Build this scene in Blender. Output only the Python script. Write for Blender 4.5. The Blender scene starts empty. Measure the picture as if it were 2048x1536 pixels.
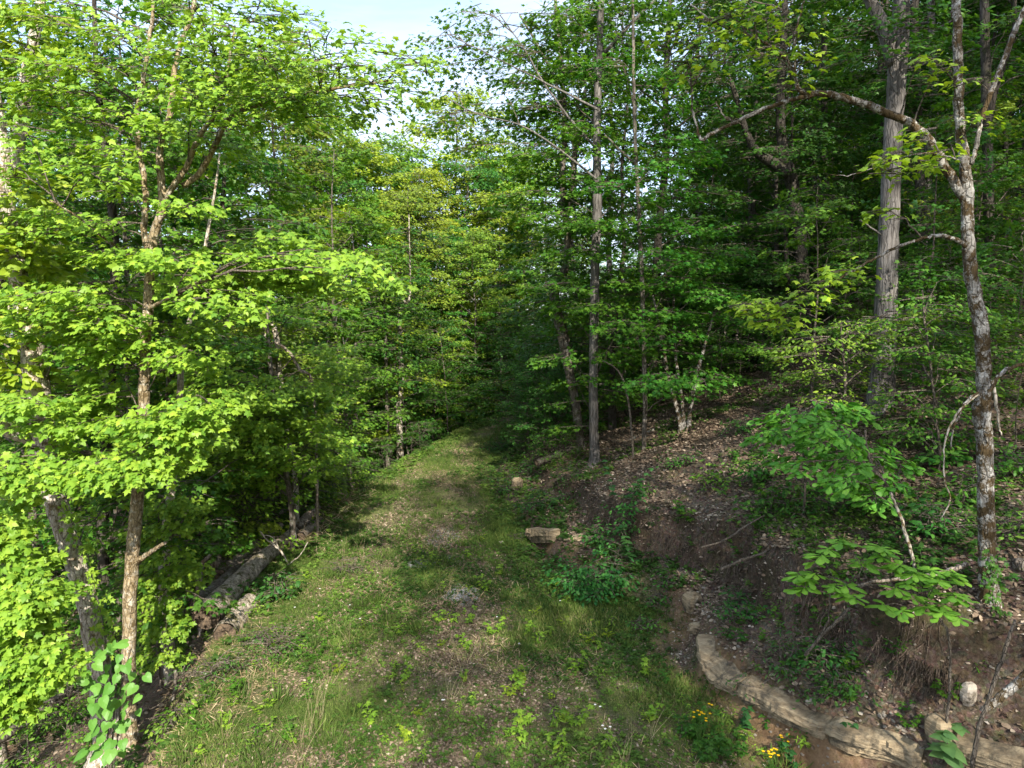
import bpy, math, random
import numpy as np
from mathutils import Vector, Matrix

# ------------------------------------------------------------------ camera, sky, sun
scene = bpy.context.scene
PITCH = math.radians(5.0)
CAM_Z = 4.5
F = 1334.0                                # focal length in pixels of the 2048 wide frame
cam_d = bpy.data.cameras.new("camera")
cam_d.sensor_width = 36.0
cam_d.lens = 36.0 * F / 2048.0
cam_d.clip_start = 0.05
cam_d.clip_end = 2000
cam = bpy.data.objects.new("camera", cam_d)
scene.collection.objects.link(cam)
cam.location = (0, 0, CAM_Z)
cam.rotation_euler = (math.radians(90) - PITCH, 0, 0)
scene.camera = cam

SUN_EL = math.radians(36)
SUN_AZ = math.radians(180 - 13)           # compass angle from +Y, clockwise: behind the camera, a little right
sun_dir = Vector((math.sin(SUN_AZ) * math.cos(SUN_EL), math.cos(SUN_AZ) * math.cos(SUN_EL), math.sin(SUN_EL)))
sd = bpy.data.lights.new("sun", 'SUN')
sd.energy = 4.0
sd.angle = math.radians(0.53)
sd.color = (1.0, 0.93, 0.80)
sun = bpy.data.objects.new("sun", sd)
scene.collection.objects.link(sun)
sun.rotation_euler = sun_dir.to_track_quat('Z', 'Y').to_euler()
sun.location = (-10, -30, 40)

world = bpy.data.worlds.new("World")
scene.world = world
world.use_nodes = True
wn = world.node_tree
wn.nodes.clear()
w_out = wn.nodes.new("ShaderNodeOutputWorld")
w_bg = wn.nodes.new("ShaderNodeBackground")
w_sky = wn.nodes.new("ShaderNodeTexSky")
w_sky.sky_type = 'NISHITA'
w_sky.sun_disc = False
w_sky.sun_elevation = SUN_EL
w_sky.sun_rotation = SUN_AZ
w_sky.air_density = 1.0
w_sky.dust_density = 1.6
w_tc = wn.nodes.new("ShaderNodeTexCoord")
w_map = wn.nodes.new("ShaderNodeMapping")
w_map.inputs['Scale'].default_value = (1.0, 1.4, 4.5)
w_noise = wn.nodes.new("ShaderNodeTexNoise")
w_noise.inputs['Scale'].default_value = 2.3
w_noise.inputs['Detail'].default_value = 7
w_noise.inputs['Roughness'].default_value = 0.55
w_noise.inputs['Distortion'].default_value = 0.5
w_ramp = wn.nodes.new("ShaderNodeValToRGB")
w_ramp.color_ramp.elements[0].position = 0.33
w_ramp.color_ramp.elements[0].color = (0.20, 0.20, 0.20, 1)
w_ramp.color_ramp.elements[1].position = 0.66
w_ramp.color_ramp.elements[1].color = (0.85, 0.85, 0.85, 1)
w_mix = wn.nodes.new("ShaderNodeMix")
w_mix.data_type = 'RGBA'
w_mix.inputs[7].default_value = (3.0, 3.35, 4.0, 1)
wn.links.new(w_tc.outputs['Generated'], w_map.inputs['Vector'])
wn.links.new(w_map.outputs[0], w_noise.inputs['Vector'])
wn.links.new(w_noise.outputs[0], w_ramp.inputs[0])
wn.links.new(w_ramp.outputs[0], w_mix.inputs[0])
wn.links.new(w_sky.outputs[0], w_mix.inputs[6])
wn.links.new(w_mix.outputs[2], w_bg.inputs['Color'])
w_bg.inputs['Strength'].default_value = 0.15
wn.links.new(w_bg.outputs[0], w_out.inputs[0])

scene.view_settings.view_transform = 'Standard'
scene.view_settings.look = 'None'
scene.view_settings.exposure = 1.5
scene.view_settings.gamma = 1.0
scene.render.engine = 'CYCLES'
scene.cycles.max_bounces = 7
scene.cycles.diffuse_bounces = 4
scene.cycles.transmission_bounces = 4
scene.cycles.glossy_bounces = 2
scene.cycles.caustics_reflective = False
scene.cycles.caustics_refractive = False

SHADE = [(18.5, 2, 1.1), (21, 8, 1.1), (4.3, -4.6, .78), (5.6, -5.5, 1.0), (9.5, -3, 1.1), (13.5, .5, 1.1), (6.8, -12, 1.1), (11.5, -10, 1.15), (17, 5, 1.1), (8, -19, 1.15), (15, -7, 1.15), (20, 12, 1.05), (4.6, -9, .72), (-14, -22, 1.0), (0.5, -24, .9)]
# ------------------------------------------------------------------ helpers
rng = np.random.default_rng(7)
COL = scene.collection

def npv(v):
    return np.asarray(v, dtype=np.float64)

def P(u, v, t):
    """point seen at pixel (u, v) of the photograph, t metres in front of the camera"""
    a = (u - 1024.0) / F
    b = (v - 768.0) / F
    c, s = math.cos(PITCH), math.sin(PITCH)
    return npv((a * t, (c - b * s) * t, CAM_Z + (-b * c - s) * t))

def PY(u, v, Y):
    """point seen at pixel (u, v), Y metres away along the ground"""
    b = (v - 768.0) / F
    return P(u, v, Y / (math.cos(PITCH) - b * math.sin(PITCH)))

def sstep(a, b, x):
    t = np.clip((x - a) / (b - a), 0, 1)
    return t * t * (3 - 2 * t)

_w = np.random.default_rng(3)
_wav = [(_w.uniform(0, 6.28), _w.uniform(0, 6.28), k) for k in (0.35, 0.5, 0.9, 1.3, 2.1, 3.1, 4.7, 6.3)]
def bumps(x, y):
    z = 0
    for i, (p, a, k) in enumerate(_wav):
        z = z + np.sin((x * math.cos(a) + y * math.sin(a)) * k + p + np.sin(y * k * .6 + a)) * (0.028 / (0.6 + k * .55))
    return z

def vnoise(x, y, scale, seed=0):
    """value noise 0..1"""
    x = np.asarray(x, float) * scale + seed * 17.3
    y = np.asarray(y, float) * scale + seed * 9.1
    xi, yi = np.floor(x).astype(np.int64), np.floor(y).astype(np.int64)
    fx, fy = x - xi, y - yi
    fx, fy = fx * fx * (3 - 2 * fx), fy * fy * (3 - 2 * fy)
    def h(a, b):
        n = (a * 374761393 + b * 668265263 + seed * 144665) & 0x7fffffff
        n = ((n ^ (n >> 13)) * 1274126177) & 0x7fffffff
        return ((n ^ (n >> 16)) & 0xffff) / 65535.0
    return (h(xi, yi) * (1 - fx) + h(xi + 1, yi) * fx) * (1 - fy) + (h(xi, yi + 1) * (1 - fx) + h(xi + 1, yi + 1) * fx) * fy

YR = [-40, 0, 5.0, 5.8, 6.5, 7.3, 8.5, 9.8, 11, 12.8, 16, 20, 26, 32, 38, 46, 60, 90, 200]
XR = [8, 4.9, 4.1, 3.55, 2.85, 2.35, 2.25, 2.45, 1.7, 0.55, -.1, -.5, -.25, .7, 3, 8, 18, 40, 130]
YL = [-40, 0, 6.7, 8.2, 10, 16, 24, 29, 33, 38, 46, 60, 90, 200]
XL = [0, -3.0, -3.45, -3.75, -4.3, -4.5, -3.2, -2.1, -.8, 1.2, 6, 15, 37, 127]
def xr(y): return np.interp(y, YR, XR)
def xl(y): return np.interp(y, YL, XL)

def height(x, y):
    x = np.asarray(x, float); y = np.asarray(y, float)
    u = x - xr(y) - 0.22 * (vnoise(x, y, 1.3, 5) - .5)
    s = np.interp(y, [0, 8, 12, 16, 22, 40], [1, 1, .8, .5, .35, .3])
    cut = 1.05 + .45 * (vnoise(x * .2, y, .9, 8) - .5) + .16 * (vnoise(x * .5, y, 3.1, 9) - .5)
    r = s * (sstep(0.0, .40, u) * .50 + .30 * np.clip(u - .35, 0, .9) + sstep(cut, cut + .20, u) * .74)
    r = r + .35 * np.clip(u - 1.0, 0, None) + .15 * np.clip(u - 12, 0, 60)
    w = xl(y) - x
    dr = .72 * np.clip(w, 0, 3.6) + .10 * np.clip(w - 3.6, 0, 50)
    dr = np.where(w > 0, dr * sstep(0, .45, w), 0)
    z = r - dr + bumps(x, y) * (.6 + .9 * sstep(0, 2, np.maximum(u, w)))
    z = z + (.07 * (vnoise(x, y, 5.5, 12) - .5) + .05 * (vnoise(x, y, 9.0, 13) - .5)) * sstep(0, .2, u) * sstep(3.2, 1.6, u) * sstep(22, 14, y)
    z = z + .05 * (vnoise(x, y, 2.6, 1) - .5) * sstep(-.2, .3, u) + .10 * (vnoise(x, y, 1.1, 2) - .5) * sstep(0, .6, np.maximum(u, w))
    return z

def H(x, y): return float(height(x, y))

def G(u, v, sink=0.0):
    """ground point under pixel (u, v)"""
    a = P(u, v, 1.0) - npv((0, 0, CAM_Z))
    t = 2.0
    for _ in range(4000):
        p = a * t + npv((0, 0, CAM_Z))
        if p[2] <= H(p[0], p[1]): break
        t += 0.02 if t < 30 else .1
    p[2] = H(p[0], p[1]) - sink
    return p, t

# mesh assembling: everything is triangles
class MB:
    def __init__(s):
        s.V = []; s.T = []; s.M = []; s.S = []; s.A = []; s.n = 0
    def add(s, V, T, mat=0, smooth=False, tint=None):
        V = np.asarray(V, float).reshape(-1, 3); T = np.asarray(T, np.int64).reshape(-1, 3)
        s.V.append(V); s.T.append(T + s.n); s.n += len(V)
        s.M.append(np.full(len(T), mat, np.int32)); s.S.append(np.full(len(T), smooth, bool))
        s.A.append(np.full(len(T), .5) if tint is None else np.asarray(tint, float))
    def leaves(s, tpl, pos, ax, nrm, size, tint, mat=0):
        tv, tf = tpl
        pos = np.asarray(pos, float); n = len(pos)
        if n == 0: return
        y = ax / (np.linalg.norm(ax, axis=1, keepdims=True) + 1e-9)
        z = nrm - y * np.sum(nrm * y, axis=1, keepdims=True)
        z /= (np.linalg.norm(z, axis=1, keepdims=True) + 1e-9)
        x = np.cross(y, z)
        size = np.broadcast_to(size, (n,))
        V = pos[:, None, :] + size[:, None, None] * (tv[None, :, 0:1] * x[:, None, :] + tv[None, :, 1:2] * y[:, None, :] + tv[None, :, 2:3] * z[:, None, :])
        T = tf[None, :, :] + (np.arange(n) * len(tv))[:, None, None]
        s.add(V.reshape(-1, 3), T.reshape(-1, 3), mat, False, np.repeat(np.broadcast_to(tint, (n,)), len(tf)))
    def tube(s, pts, rad, k=8, mat=0, rough=0.0, cap=True, seed=0, tint=None):
        pts = np.asarray(pts, float); m = len(pts)
        rad = np.broadcast_to(np.asarray(rad, float), (m,))
        tan = np.gradient(pts, axis=0)
        tan /= (np.linalg.norm(tan, axis=1, keepdims=True) + 1e-9)
        up = np.array([0.0, 1, 0]) if abs(tan[0][2]) > .6 else np.array([0, 0, 1.0])
        a = np.cross(tan, up); a /= (np.linalg.norm(a, axis=1, keepdims=True) + 1e-9)
        b = np.cross(tan, a)
        th = np.linspace(0, 2 * math.pi, k, endpoint=False)
        rr = np.ones((m, k))
        if rough > 0:
            g = np.random.default_rng(seed + 11)
            fl = g.normal(size=k) * rough * .6
            fl = (fl + np.roll(fl, 1)) * .6
            rr = rr + fl[None, :] + g.normal(size=(m, k)) * rough * .5
        V = pts[:, None, :] + (rad[:, None] * rr)[:, :, None] * (np.cos(th)[None, :, None] * a[:, None, :] + np.sin(th)[None, :, None] * b[:, None, :])
        i = np.arange(m - 1)[:, None] * k; j = np.arange(k)[None, :]; j2 = (j + 1) % k
        q0 = (i + j).ravel(); q1 = (i + j2).ravel(); q2 = (i + k + j2).ravel(); q3 = (i + k + j).ravel()
        T = np.concatenate([np.stack([q0, q1, q2], 1), np.stack([q0, q2, q3], 1)])
        V = V.reshape(-1, 3)
        if cap:
            V = np.concatenate([V, pts[:1], pts[-1:]])
            c0, c1 = m * k, m * k + 1
            jj = np.arange(k); jn = (jj + 1) % k
            T = np.concatenate([T, np.stack([np.full(k, c0), jn, jj], 1), np.stack([np.full(k, c1), (m - 1) * k + jj, (m - 1) * k + jn], 1)])
        s.add(V, T, mat, k > 4)
    def arrays(s):
        return (np.concatenate(s.V), np.concatenate(s.T), np.concatenate(s.M), np.concatenate(s.S), np.concatenate(s.A))
    def merge(s, arr, M=None, off=None, scale=1.0, rz=0.0):
        V, T, m, sm, A = arr
        c, q = math.cos(rz), math.sin(rz)
        W = V * scale
        W = np.stack([W[:, 0] * c - W[:, 1] * q, W[:, 0] * q + W[:, 1] * c, W[:, 2]], 1) + npv(off)
        s.V.append(W); s.T.append(T + s.n); s.n += len(V); s.M.append(m if M is None else np.full(len(T), M, np.int32)); s.S.append(sm); s.A.append(A)
    def mesh(s, name, mats, origin=None):
        V, T, M, S, A = s.arrays()
        if origin is not None: V = V - npv(origin)
        me = bpy.data.meshes.new(name)
        me.vertices.add(len(V)); me.vertices.foreach_set("co", V.astype(np.float32).ravel())
        me.loops.add(len(T) * 3); me.loops.foreach_set("vertex_index", T.astype(np.int32).ravel())
        me.polygons.add(len(T))
        me.polygons.foreach_set("loop_start", np.arange(len(T), dtype=np.int32) * 3)
        me.polygons.foreach_set("loop_total", np.full(len(T), 3, np.int32))
        for m in mats: me.materials.append(m)
        me.polygons.foreach_set("material_index", M.astype(np.int32))
        me.polygons.foreach_set("use_smooth", S)
        at = me.attributes.new("tint", 'FLOAT', 'FACE')
        at.data.foreach_set("value", A.astype(np.float32))
        me.update(calc_edges=True)
        return me
    def build(s, name, mats, parent=None, origin=None, color=None, loc=None):
        me = s.mesh(name, mats, origin)
        o = bpy.data.objects.new(name, me); COL.objects.link(o)
        if parent is not None: o.parent = parent
        elif origin is not None: o.location = origin
        if loc is not None: o.location = loc
        if color is not None: o.color = (*color, 1)
        return o

def tag(o, label=None, cat=None, group=None, kind=None):
    if label: o["label"] = label
    if cat: o["category"] = cat
    if group: o["group"] = group
    if kind: o["kind"] = kind
    return o

def empty(name, loc, label, cat, group=None, rz=0, scale=1.0):
    o = bpy.data.objects.new(name, None); COL.objects.link(o)
    o.location = loc; o.rotation_euler = (0, 0, rz); o.scale = (scale,) * 3
    o.empty_display_size = .2
    return tag(o, label, cat, group)

# ------------------------------------------------------------------ materials
def newmat(name):
    m = bpy.data.materials.new(name); m.use_nodes = True
    nt = m.node_tree; nt.nodes.clear()
    out = nt.nodes.new("ShaderNodeOutputMaterial")
    return m, nt, out

def N(nt, typ, **kw):
    n = nt.nodes.new(typ)
    for k, v in kw.items():
        if k in n.inputs.keys(): n.inputs[k].default_value = v
        else: setattr(n, k, v)
    return n

def ramp(nt, src, stops, interp='LINEAR'):
    r = nt.nodes.new("ShaderNodeValToRGB"); r.color_ramp.interpolation = interp
    while len(r.color_ramp.elements) < len(stops): r.color_ramp.elements.new(.5)
    for e, (p, c) in zip(r.color_ramp.elements, stops):
        e.position = p; e.color = (*c, 1) if len(c) == 3 else c
    nt.links.new(src, r.inputs[0]); return r.outputs[0]

def mixc(nt, fac, a, b, mode='MIX'):
    m = nt.nodes.new("ShaderNodeMix"); m.data_type = 'RGBA'; m.blend_type = mode
    for sock, val in ((m.inputs[0], fac), (m.inputs[6], a), (m.inputs[7], b)):
        if isinstance(val, (int, float)): sock.default_value = val
        elif isinstance(val, tuple): sock.default_value = (*val, 1)
        else: nt.links.new(val, sock)
    return m.outputs[2]

def leaf_material(name, trans=.42, spec=.35, var=1.0):
    m, nt, out = newmat(name)
    L = nt.links
    oi = N(nt, "ShaderNodeObjectInfo")
    at = N(nt, "ShaderNodeAttribute", attribute_name="tint", attribute_type='GEOMETRY')
    hsv = N(nt, "ShaderNodeHueSaturation")
    mr = N(nt, "ShaderNodeMapRange"); L.new(at.outputs['Fac'], mr.inputs[0]); mr.inputs[3].default_value = 1 - .32 * var; mr.inputs[4].default_value = 1 + .34 * var
    mh = N(nt, "ShaderNodeMapRange"); L.new(at.outputs['Fac'], mh.inputs[0]); mh.inputs[3].default_value = .5 + .022 * var; mh.inputs[4].default_value = .5 - .022 * var
    L.new(oi.outputs['Color'], hsv.inputs['Color']); L.new(mr.outputs[0], hsv.inputs['Value']); L.new(mh.outputs[0], hsv.inputs['Hue'])
    geo = N(nt, "ShaderNodeNewGeometry")
    back = mixc(nt, geo.outputs['Backfacing'], hsv.outputs[0], hsv.outputs[0])
    pr = N(nt, "ShaderNodeBsdfPrincipled", Roughness=.48)
    pr.inputs['Specular IOR Level'].default_value = spec
    L.new(back, pr.inputs['Base Color'])
    tr = N(nt, "ShaderNodeBsdfTranslucent")
    tc = mixc(nt, 1.0, hsv.outputs[0], (1.35, 1.25, .55), 'MULTIPLY')
    L.new(tc, tr.inputs['Color'])
    mx = N(nt, "ShaderNodeMixShader"); mx.inputs[0].default_value = trans
    L.new(pr.outputs[0], mx.inputs[1]); L.new(tr.outputs[0], mx.inputs[2])
    L.new(mx.outputs[0], out.inputs['Surface'])
    return m

def bark_material(name, c1, c2, moss, moss_amt, scale=1.0, zs=.22, lichen=None):
    m, nt, out = newmat(name); L = nt.links
    tc = N(nt, "ShaderNodeTexCoord")
    mp = N(nt, "ShaderNodeMapping"); mp.inputs['Scale'].default_value = (1, 1, zs)
    nd = N(nt, "ShaderNodeTexNoise", Scale=3.0, Detail=3); L.new(tc.outputs['Object'], nd.inputs['Vector'])
    wp = mixc(nt, .12, tc.outputs['Object'], nd.outputs['Color'], 'ADD')
    L.new(wp, mp.inputs['Vector'])
    oi = N(nt, "ShaderNodeObjectInfo")
    n1 = N(nt, "ShaderNodeTexNoise", Scale=22 * scale, Detail=6, Roughness=.65); L.new(mp.outputs[0], n1.inputs['Vector'])
    n2 = N(nt, "ShaderNodeTexVoronoi", Scale=16 * scale); n2.feature = 'DISTANCE_TO_EDGE'; L.new(mp.outputs[0], n2.inputs['Vector'])
    base = ramp(nt, n1.outputs[0], [(.32, c1), (.62, c2)])
    crack = ramp(nt, n2.outputs['Distance'], [(0, (.42, .40, .38)), (.10, (1, 1, 1))])
    col = mixc(nt, .75, base, crack, 'MULTIPLY')
    if lichen:
        nl = N(nt, "ShaderNodeTexNoise", Scale=9 * scale, Detail=8, Roughness=.75); L.new(tc.outputs['Object'], nl.inputs['Vector'])
        col = mixc(nt, ramp(nt, nl.outputs[0], [(.52, (0, 0, 0)), (.60, (1, 1, 1))]), col, lichen)
    n3 = N(nt, "ShaderNodeTexNoise", Scale=5.5 * scale, Detail=9, Roughness=.8); L.new(tc.outputs['Object'], n3.inputs['Vector'])
    ms = ramp(nt, n3.outputs[0], [(.62 - moss_amt * .3, (0, 0, 0)), (.68 - moss_amt * .3, (1, 1, 1))])
    col = mixc(nt, ms, col, moss)
    n5 = N(nt, "ShaderNodeTexNoise", Scale=1.6, Detail=5, Roughness=.6); L.new(tc.outputs['Object'], n5.inputs['Vector'])
    col = mixc(nt, 1.0, col, ramp(nt, n5.outputs[0], [(.30, (.55, .53, .50)), (.52, (.95, .95, .95)), (.70, (1.2, 1.18, 1.15))]), 'MULTIPLY')
    pr = N(nt, "ShaderNodeBsdfPrincipled", Roughness=.9); pr.inputs['Specular IOR Level'].default_value = .15
    L.new(col, pr.inputs['Base Color'])
    bp = N(nt, "ShaderNodeBump", Strength=.9, Distance=.02)
    hsum = N(nt, "ShaderNodeMath"); hsum.operation = 'ADD'; L.new(n1.outputs[0], hsum.inputs[0]); L.new(crack, hsum.inputs[1])
    L.new(hsum.outputs[0], bp.inputs['Height']); L.new(bp.outputs[0], pr.inputs['Normal'])
    L.new(pr.outputs[0], out.inputs['Surface'])
    return m

M_leaf = leaf_material("leaf", .42, .30)
M_leaf_big = leaf_material("broad_leaf", .35, .30, .7)
M_grass = leaf_material("grass_blade", .30, .15, 1.0)
M_petal = leaf_material("petal", .25, .1, .3)
B_mossy = bark_material("mossy_bark", (.14, .128, .115), (.40, .38, .35), (.080, .056, .028), .52, 1.3, .35, (.55, .54, .51))
B_grey = bark_material("grey_bark", (.09, .082, .076), (.205, .19, .178), (.10, .085, .045), .05, 1.0, .10)
B_brown = bark_material("brown_bark", (.075, .06, .05), (.19, .16, .135), (.07, .075, .03), .3, 1.0, .2, (.25, .24, .21))
B_pale = bark_material("pale_bark", (.24, .205, .16), (.58, .52, .44), (.15, .11, .05), .34, 1.2, .35, (.50, .47, .41))
B_tan = bark_material("tan_bark", (.17, .125, .075), (.36, .29, .18), (.12, .085, .04), .3, 1.4, .35, (.46, .42, .35))
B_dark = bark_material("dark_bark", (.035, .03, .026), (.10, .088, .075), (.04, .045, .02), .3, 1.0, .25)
B_twig = bark_material("twig_bark", (.085, .07, .055), (.20, .17, .14), (.1, .08, .05), .2, 2.0, .4)
B_dead = bark_material("dead_wood", (.17, .13, .10), (.42, .36, .30), (.12, .085, .05), .3, 1.2, .12)
B_log = bark_material("log_bark", (.20, .165, .13), (.52, .45, .37), (.10, .095, .035), .38, 1.0, .3)
B_root = bark_material("root_bark", (.06, .045, .035), (.17, .13, .10), (.06, .045, .03), .2, 2.0, .3)

def rings_material():
    m, nt, out = newmat("log_end_grain"); L = nt.links
    tc = N(nt, "ShaderNodeTexCoord")
    n1 = N(nt, "ShaderNodeTexNoise", Scale=14, Detail=8, Roughness=.8); L.new(tc.outputs['Object'], n1.inputs['Vector'])
    col = ramp(nt, n1.outputs[0], [(.38, (.02, .014, .010)), (.52, (.10, .07, .045)), (.70, (.24, .17, .11))])
    pr = N(nt, "ShaderNodeBsdfPrincipled", Roughness=.95); L.new(col, pr.inputs['Base Color'])
    bp = N(nt, "ShaderNodeBump", Strength=1, Distance=.03); L.new(n1.outputs[0], bp.inputs['Height']); L.new(bp.outputs[0], pr.inputs['Normal'])
    L.new(pr.outputs[0], out.inputs['Surface']); return m
M_end = rings_material()

def rock_material(name, c1, c2, c3):
    m, nt, out = newmat(name); L = nt.links
    tc = N(nt, "ShaderNodeTexCoord")
    mp = N(nt, "ShaderNodeMapping"); mp.inputs['Scale'].default_value = (.8, .8, 9.0); L.new(tc.outputs['Object'], mp.inputs['Vector'])
    n1 = N(nt, "ShaderNodeTexNoise", Scale=5, Detail=9, Roughness=.7); L.new(mp.outputs[0], n1.inputs['Vector'])
    n2 = N(nt, "ShaderNodeTexNoise", Scale=4, Detail=8, Roughness=.75); L.new(tc.outputs['Object'], n2.inputs['Vector'])
    col = ramp(nt, n1.outputs[0], [(.30, c1), (.46, c2), (.64, c3)])
    col = mixc(nt, ramp(nt, n2.outputs[0], [(.50, (0, 0, 0)), (.62, (1, 1, 1))]), col, (.09, .075, .055))
    pr = N(nt, "ShaderNodeBsdfPrincipled", Roughness=.93); pr.inputs['Specular IOR Level'].default_value = .2
    L.new(col, pr.inputs['Base Color'])
    bp = N(nt, "ShaderNodeBump", Strength=.8, Distance=.03); L.new(n1.outputs[0], bp.inputs['Height']); L.new(bp.outputs[0], pr.inputs['Normal'])
    L.new(pr.outputs[0], out.inputs['Surface']); return m
M_rock = rock_material("tan_sandstone", (.075, .055, .035), (.23, .175, .11), (.38, .305, .20))
M_stone = rock_material("pale_stone", (.22, .19, .155), (.38, .33, .27), (.52, .47, .41))

def simple_var(name, stops, rough=.9, trans=0.0):
    """colour picked per face by the tint attribute"""
    m, nt, out = newmat(name); L = nt.links
    at = N(nt, "ShaderNodeAttribute", attribute_name="tint", attribute_type='GEOMETRY')
    col = ramp(nt, at.outputs['Fac'], stops)
    pr = N(nt, "ShaderNodeBsdfPrincipled", Roughness=rough); pr.inputs['Specular IOR Level'].default_value = .2
    L.new(col, pr.inputs['Base Color'])
    if trans > 0:
        tr = N(nt, "ShaderNodeBsdfTranslucent"); L.new(col, tr.inputs['Color'])
        mx = N(nt, "ShaderNodeMixShader"); mx.inputs[0].default_value = trans
        L.new(pr.outputs[0], mx.inputs[1]); L.new(tr.outputs[0], mx.inputs[2]); L.new(mx.outputs[0], out.inputs['Surface'])
    else: L.new(pr.outputs[0], out.inputs['Surface'])
    return m
M_litter = simple_var("dead_leaf", [(0, (.045, .030, .020)), (.35, (.13, .092, .064)), (.7, (.245, .185, .13)), (.93, (.39, .32, .245)), (1, (.55, .47, .38))], .8)
M_gravel = simple_var("gravel_stone", [(0, (.10, .10, .10)), (.5, (.20, .198, .195)), (1, (.33, .33, .325))], .9)
M_straw = simple_var("dry_straw", [(0, (.16, .11, .06)), (.5, (.33, .25, .14)), (1, (.52, .43, .27))], .8, .2)
M_lawn = simple_var("grass", [(0, (.040, .075, .014)), (.45, (.105, .165, .032)), (.8, (.20, .255, .06)), (.92, (.28, .29, .10)), (1, (.34, .30, .14))], .7, .25)
M_forb = simple_var("small_forb_leaf", [(0, (.025, .065, .012)), (.5, (.06, .13, .02)), (1, (.16, .26, .04))], .6, .3)

def ground_material():
    m, nt, out = newmat("forest_soil"); L = nt.links
    tc = N(nt, "ShaderNodeTexCoord")
    zone = N(nt, "ShaderNodeAttribute", attribute_name="zone", attribute_type='GEOMETRY')
    sep = N(nt, "ShaderNodeSeparateColor"); L.new(zone.outputs['Color'], sep.inputs[0])
    fine = N(nt, "ShaderNodeTexNoise", Scale=26, Detail=8, Roughness=.75); L.new(tc.outputs['Object'], fine.inputs['Vector'])
    mid = N(nt, "ShaderNodeTexNoise", Scale=2.2, Detail=7, Roughness=.65); L.new(tc.outputs['Object'], mid.inputs['Vector'])
    big = N(nt, "ShaderNodeTexNoise", Scale=.7, Detail=5, Roughness=.6); L.new(tc.outputs['Object'], big.inputs['Vector'])
    vor = N(nt, "ShaderNodeTexVoronoi", Scale=24); L.new(tc.outputs['Object'], vor.inputs['Vector'])
    litter = ramp(nt, fine.outputs[0], [(.30, (.040, .028, .018)), (.48, (.112, .083, .060)), (.62, (.21, .162, .12)), (.75, (.33, .27, .21))])
    litter = mixc(nt, .45, litter, mixc(nt, .6, litter, vor.outputs['Color'], 'MULTIPLY'), 'MIX')
    moss = ramp(nt, fine.outputs[0], [(.3, (.035, .045, .012)), (.7, (.10, .115, .03))])
    forest = mixc(nt, ramp(nt, mid.outputs[0], [(.55, (0, 0, 0)), (.66, (.7, .7, .7))]), litter, moss)
    turf = ramp(nt, fine.outputs[0], [(.3, (.040, .066, .016)), (.55, (.105, .135, .038)), (.75, (.21, .22, .08))])
    worn = ramp(nt, fine.outputs[0], [(.3, (.075, .062, .036)), (.55, (.17, .145, .085)), (.75, (.30, .255, .17))])
    wa = N(nt, "ShaderNodeAttribute", attribute_name="worn", attribute_type='GEOMETRY')
    wm = N(nt, "ShaderNodeMath"); wm.operation = 'MAXIMUM'; L.new(wa.outputs['Fac'], wm.inputs[0]); L.new(ramp(nt, mid.outputs[0], [(.42, (0, 0, 0)), (.62, (1, 1, 1))]), wm.inputs[1])
    trail = mixc(nt, wm.outputs[0], turf, worn)
    dirt = ramp(nt, mid.outputs[0], [(.3, (.13, .075, .04)), (.5, (.26, .165, .09)), (.7, (.36, .25, .15))])
    dirt = mixc(nt, .5, dirt, ramp(nt, fine.outputs[0], [(.3, (.4, .35, .3)), (.7, (1.1, 1.05, 1.0))]), 'MULTIPLY')
    col = mixc(nt, sep.outputs[0], forest, trail)
    dm = N(nt, "ShaderNodeMath"); dm.operation = 'MULTIPLY'; L.new(sep.outputs[1], dm.inputs[0])
    L.new(ramp(nt, big.outputs[0], [(.38, (0, 0, 0)), (.52, (1, 1, 1))]), dm.inputs[1])
    col = mixc(nt, dm.outputs[0], col, dirt)
    dk = N(nt, "ShaderNodeMath"); dk.operation = 'MULTIPLY'; L.new(sep.outputs[2], dk.inputs[0]); L.new(ramp(nt, mid.outputs[0], [(.40, (0, 0, 0)), (.55, (1, 1, 1))]), dk.inputs[1])  # dark soil of the cut face, its darkness also standing in for overhang shade
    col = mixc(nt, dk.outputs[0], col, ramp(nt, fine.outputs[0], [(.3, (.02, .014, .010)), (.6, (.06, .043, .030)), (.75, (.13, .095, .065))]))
    pr = N(nt, "ShaderNodeBsdfPrincipled", Roughness=.95); pr.inputs['Specular IOR Level'].default_value = .1
    L.new(col, pr.inputs['Base Color'])
    bp = N(nt, "ShaderNodeBump", Strength=.8, Distance=.04); L.new(fine.outputs[0], bp.inputs['Height']); L.new(bp.outputs[0], pr.inputs['Normal'])
    L.new(pr.outputs[0], out.inputs['Surface']); return m
M_ground = ground_material()

# ------------------------------------------------------------------ terrain, one sheet
def axis(bands):
    xs = [bands[0][0]]
    for a, b, d in bands:
        n = max(1, int(round((b - a) / d)))
        xs += list(np.linspace(a, b, n + 1)[1:])
    return np.array(xs)
gx = axis([(-400, -120, 20), (-120, -40, 6), (-40, -12, 1.5), (-12, -6, .3), (-6, 7, .085), (7, 14, .22), (14, 40, 1.5), (40, 120, 6), (120, 500, 20)])
gy = axis([(-120, -20, 8), (-20, 3, 1.2), (3, 13.5, .085), (13.5, 22, .15), (22, 42, .4), (42, 120, 3), (120, 600, 20)])
XX, YY = np.meshgrid(gx, gy)
ZZ = height(XX, YY)
ni, nj = XX.shape
me = bpy.data.meshes.new("ground")
V = np.stack([XX, YY, ZZ], -1).reshape(-1, 3)
ii, jj = np.meshgrid(np.arange(ni - 1), np.arange(nj - 1), indexing='ij')
a = ii * nj + jj
Q = np.stack([a, a + 1, a + nj + 1, a + nj], -1).reshape(-1, 4)
me.vertices.add(len(V)); me.vertices.foreach_set("co", V.astype(np.float32).ravel())
me.loops.add(len(Q) * 4); me.loops.foreach_set("vertex_index", Q.astype(np.int32).ravel())
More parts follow.
